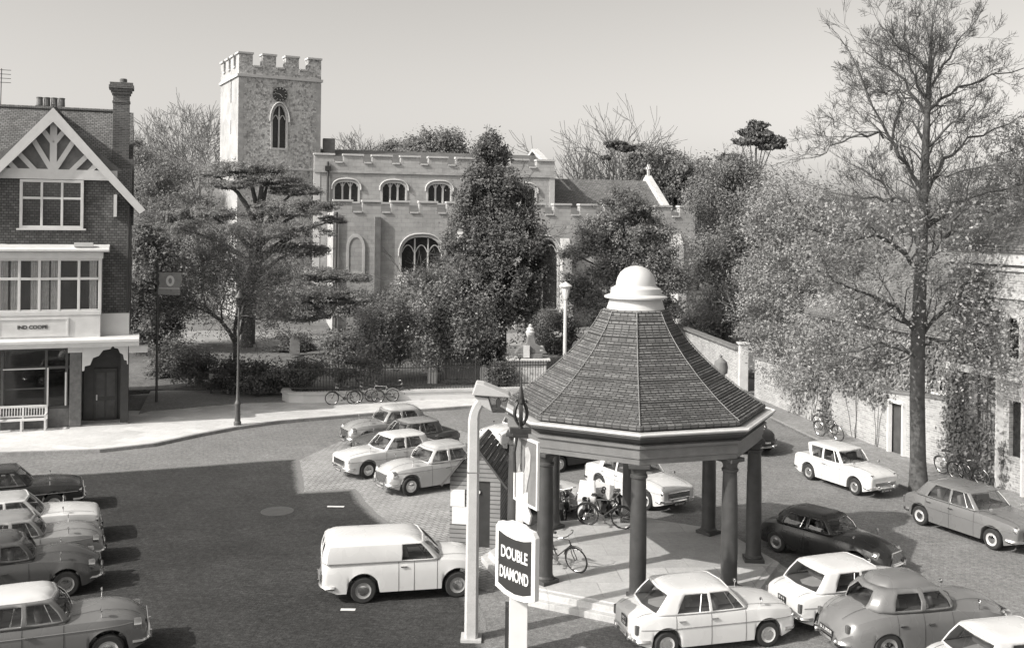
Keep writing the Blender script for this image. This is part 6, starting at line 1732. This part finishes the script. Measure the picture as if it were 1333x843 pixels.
# bench before the inn
bc = thing('bench', 'white slatted bench against the inn front', 'bench', (-19.15, 39.62, .11), R(18))
for x in (-.85, 0, .85):
    b = MB(); b.box((x, -.22, .2), (.07, .07, .4)); b.bar((x, .18, 0), (x, .27, .92), .07, .07); b.box((x, 0, .38), (.06, .5, .06)); b.build('leg', 'white_wood', bc, True)
    if x: b = MB(); b.box((x, -.03, .62), (.08, .52, .05)); b.box((x, -.24, .5), (.06, .06, .22)); b.build('armrest', 'white_wood', bc, True)
b = MB()
for k in range(5): b.box((0, -.2+k*.1, .425), (1.8, .075, .03))
b.build('seat', 'white_wood', bc, True)
b = MB(); b.box((0, .265, .90), (1.8, .05, .09)); b.box((0, .225, .52), (1.8, .045, .06))
for k in range(17): b.bar((-.8+k*.1, .225, .54), (-.8+k*.1, .262, .87), .05, .03)
b.build('backrest', 'white_wood', bc, True)
# ------------------------------------------------------------------ the vehicles
GC = 'cars parked in the square'
def put(nm, lb, sp, x, y, deg, paint, roof=None, grp=GC, sc=VS, steer=0., cat='car'): return car(nm, lb, grp, (x, y, .004), R(deg), sp, 'paint_'+paint, 'paint_'+roof if roof else None, sc, steer, cat)
put('van', 'white delivery van parked in the middle of the square', VAN, -2.53, 23.28, 11.8, 'white', None, 'vans in the square', .96, 0, 'van')
put('saloon_car', 'pale grey rounded saloon nearest the kiosk in the central row', ROUNDED, -2.45, 32.5, 215, 'palegrey')
put('saloon_car', 'white saloon facing left beside the pale grey rounded one', BOXY, -4.05, 34.5, 214, 'white', None, GC, .88)
put('saloon_car', 'dark saloon with a paler roof between the white and grey cars', BOXY, -3.75, 36.8, 214, 'darkgrey', 'midgrey', GC, .88)
put('saloon_car', 'mid grey saloon farthest back in the central row', ROUNDED, -4.6, 38.9, 210, 'midgrey', 'palegrey')
put('small_car', 'white small car half hidden behind the street lamp', ANGLIA, .5, 38.6, 225, 'white')
put('saloon_car', 'white saloon seen behind the left pavilion column', BOXY, .35, 30.1, -12, 'white', None, GC, .84)
put('saloon_car', 'white saloon facing out behind the middle of the pavilion', BOXY, 4.0, 31.4, -57, 'white', None, GC, .88)
put('saloon_car', 'black saloon hidden behind the pavilion beyond the motorcycles', ROUNDED, 2.3, 35.6, 214, 'black', None, GC, .88)
put('saloon_car', 'dark saloon seen past the right eaves of the pavilion', ROUNDED, 8.75, 38.9, 112, 'black')
put('small_car', 'white two-door small car by the right-hand pavement', ANGLIA, 11.05, 33.25, -64, 'white', None, GC, .9)
put('saloon_car', 'grey saloon parked under the tall bare tree', SALOON1100, 12.95, 28.1, -64, 'grey', None, GC, 1.0)
put('large_saloon', 'glossy black saloon in the shadow of the pavilion', BIGDARK, 8.2, 25.9, -50, 'black', None, GC, .83)
put('saloon_car', 'white saloon nearest the pavilion steps', SALOON1100, 4.05, 20.75, 15, 'white', None, GC, .93)
put('saloon_car', 'white saloon between the black car and the old grey car', SALOON1100, 7.5, 22.1, 20, 'white', None, GC, .93)
put('saloon_car', 'old rounded grey saloon with a small rear window in the lower right', MINOR, 8.3, 20.6, 13, 'grey', None, GC, .95)
put('saloon_car', 'pale saloon at the bottom right showing mostly its roof', SALOON1100, 9.5, 18.5, 13, 'offwhite', 'white', GC, .93)
put('saloon_car', 'black saloon at the top of the left row', BOXY, -14.4, 29.0, 24, 'black', None, GC, .92)
put('saloon_car', 'two-tone saloon with white bonnet in the left row', BOXY, -12.75, 26.15, 24, 'white', 'palegrey', GC, .92)
put('saloon_car', 'grey rounded saloon third along the left row', ROUNDED, -11.8, 24.45, 24, 'midgrey', None, GC, .9)
put('saloon_car', 'dark grey rounded saloon with bright bumper in the left row', MINOR, -11.2, 22.75, 24, 'darkgrey', None, GC, .9)
put('saloon_car', 'grey saloon with a pale roof at the bottom left', ROUNDED, -8.95, 19.3, 22, 'grey', 'white', GC, .95)
# motorcycles under and behind the pavilion
MG = 'motorcycles by the pavilion'
z3 = .30
motorcycle('white-screened motorcycle standing at the back of the pavilion', MG, (2.45, 28.6, .004), R(-118), 'sign_white')
motorcycle('dark motorcycle with chrome engine at the back of the pavilion', MG, (1.75, 29.2, .004), R(-105), None, VS, 'iron')
mb_ = motorcycle('motorcycle with a white figured panel behind the pavilion column', MG, (3.0, 29.0, .004), R(-112), None, VS, 'grey_iron', 'panel')
b = MB().xf(Matrix.Translation((.66, 0, 1.08)) @ Matrix.Rotation(R(-18), 4, 'X')); b.box((0, 0, 0), (.02, .62, .46)); pn_ = b.build('front_panel', 'sign_white', mb_, True, None, .008)
letters('8', .30, Matrix.Translation((.674, 0, 1.08)) @ Matrix.Rotation(R(-18), 4, 'X') @ Matrix.Rotation(PI/2, 4, 'Z') @ Matrix.Rotation(PI/2, 4, 'X'), 'sign_dark', 'lettering', pn_, .004)
# bicycles
BG = 'bicycles leaning about the square'
bicycle('bicycle leaning on the left front pavilion column', BG, (1.25, 24.05, .30), R(-38), .16, 'iron')
bicycle('bicycle propped inside the pavilion beside the motorcycles', BG, (2.62, 27.35, .30), R(-20), .1, 'iron')
def lean_on(px, py, label, yaw, lean, paint='iron', dz=.11):
    c = G(px, py, dz); bicycle(label, BG, (c.x, c.y, dz), R(yaw), lean, paint)
lean_on(446, 526, 'dark bicycle at the left end of the low wall', 192, -.2)
lean_on(478, 524, 'second bicycle from the left against the low wall', 186, -.22, 'grey_iron')
lean_on(497, 522, 'pale-framed bicycle with drop handlebars against the low wall', 190, -.24, 'palepaint' if False else 'white_iron')
lean_on(513, 521, 'bicycle at the right end of the group on the low wall', 16, .2, 'grey_iron')
lean_on(1080, 570, 'nearer dark bicycle against the garden wall', -62, .2)
lean_on(1076, 562, 'second bicycle tucked behind the nearer one on the garden wall', -70, .22, 'grey_iron')
lean_on(1242, 620, 'bicycle against the ivy wall behind the grey car', -66, .2, 'grey_iron')
lean_on(1262, 628, 'bicycle beside the ivy wall nearest the right edge', -60, .2)
# ------------------------------------------------------------------ light, sky, camera
SUN_EL, SUN_AZ = R(37), R(30)     # shadows run to the right and away
d = Vector((math.cos(SUN_AZ)*math.cos(SUN_EL), math.sin(SUN_AZ)*math.cos(SUN_EL), -math.sin(SUN_EL)))
sl = bpy.data.lights.new('sun', 'SUN'); sl.energy = 4.0; sl.angle = R(.5); sl.color = (1, .965, .91)
so = bpy.data.objects.new('sun', sl); COL.objects.link(so); so.rotation_euler = d.to_track_quat('-Z', 'Y').to_euler(); so.location = (-30, -20, 40)
w = bpy.data.worlds.new('World'); S.world = w; w.use_nodes = True
t = w.node_tree; bg = t.nodes['Background']
sky = t.nodes.new('ShaderNodeTexSky'); sky.sky_type = 'NISHITA'; sky.sun_disc = False; sky.sun_elevation = SUN_EL; sky.sun_rotation = math.atan2(-d.x, -d.y) % (2*PI)
sky.air_density = 1.; sky.dust_density = 3.; sky.ozone_density = 1.
# the film is blue-sensitive: the print records the sky by its blue light
sepc = t.nodes.new('ShaderNodeSeparateColor'); t.links.new(sky.outputs[0], sepc.inputs[0])
rm = t.nodes.new('ShaderNodeMath'); rm.operation = 'MULTIPLY'; t.links.new(sepc.outputs[0], rm.inputs[0]); rm.inputs[1].default_value = 1.3
bwn = t.nodes.new('ShaderNodeMath'); bwn.operation = 'MULTIPLY_ADD'; t.links.new(sepc.outputs[2], bwn.inputs[0]); bwn.inputs[1].default_value = .18; t.links.new(rm.outputs[0], bwn.inputs[2])
mu = t.nodes.new('ShaderNodeMix'); mu.data_type = 'RGBA'; mu.blend_type = 'MULTIPLY'; mu.inputs[0].default_value = 1
t.links.new(bwn.outputs[0], mu.inputs[6]); mu.inputs[7].default_value = (1, .965, .915, 1)
t.links.new(mu.outputs[2], bg.inputs[0]); bg.inputs[1].default_value = .15
cam = bpy.data.cameras.new('camera'); co = bpy.data.objects.new('camera', cam); COL.objects.link(co); S.camera = co
co.location = (0, 0, HC); co.rotation_mode = 'QUATERNION'
q = Matrix.Rotation(PI/2, 4, 'X') @ Matrix.Rotation(RO, 4, 'Z')
co.rotation_quaternion = q.to_quaternion()
cam.sensor_fit = 'HORIZONTAL'; cam.sensor_width = 36; cam.lens = 36*F/1333
cam.shift_y = -(421.5-YH)/1333; cam.clip_start = .1; cam.clip_end = 3000
S.view_settings.view_transform = 'Standard'; S.view_settings.look = 'None'; S.view_settings.exposure = .3; S.view_settings.gamma = 1
S.view_settings.use_curve_mapping = False
S.render.resolution_x, S.render.resolution_y = 1024, 647
S.cycles.max_bounces = 6; S.cycles.transparent_max_bounces = 12; S.cycles.diffuse_bounces = 3
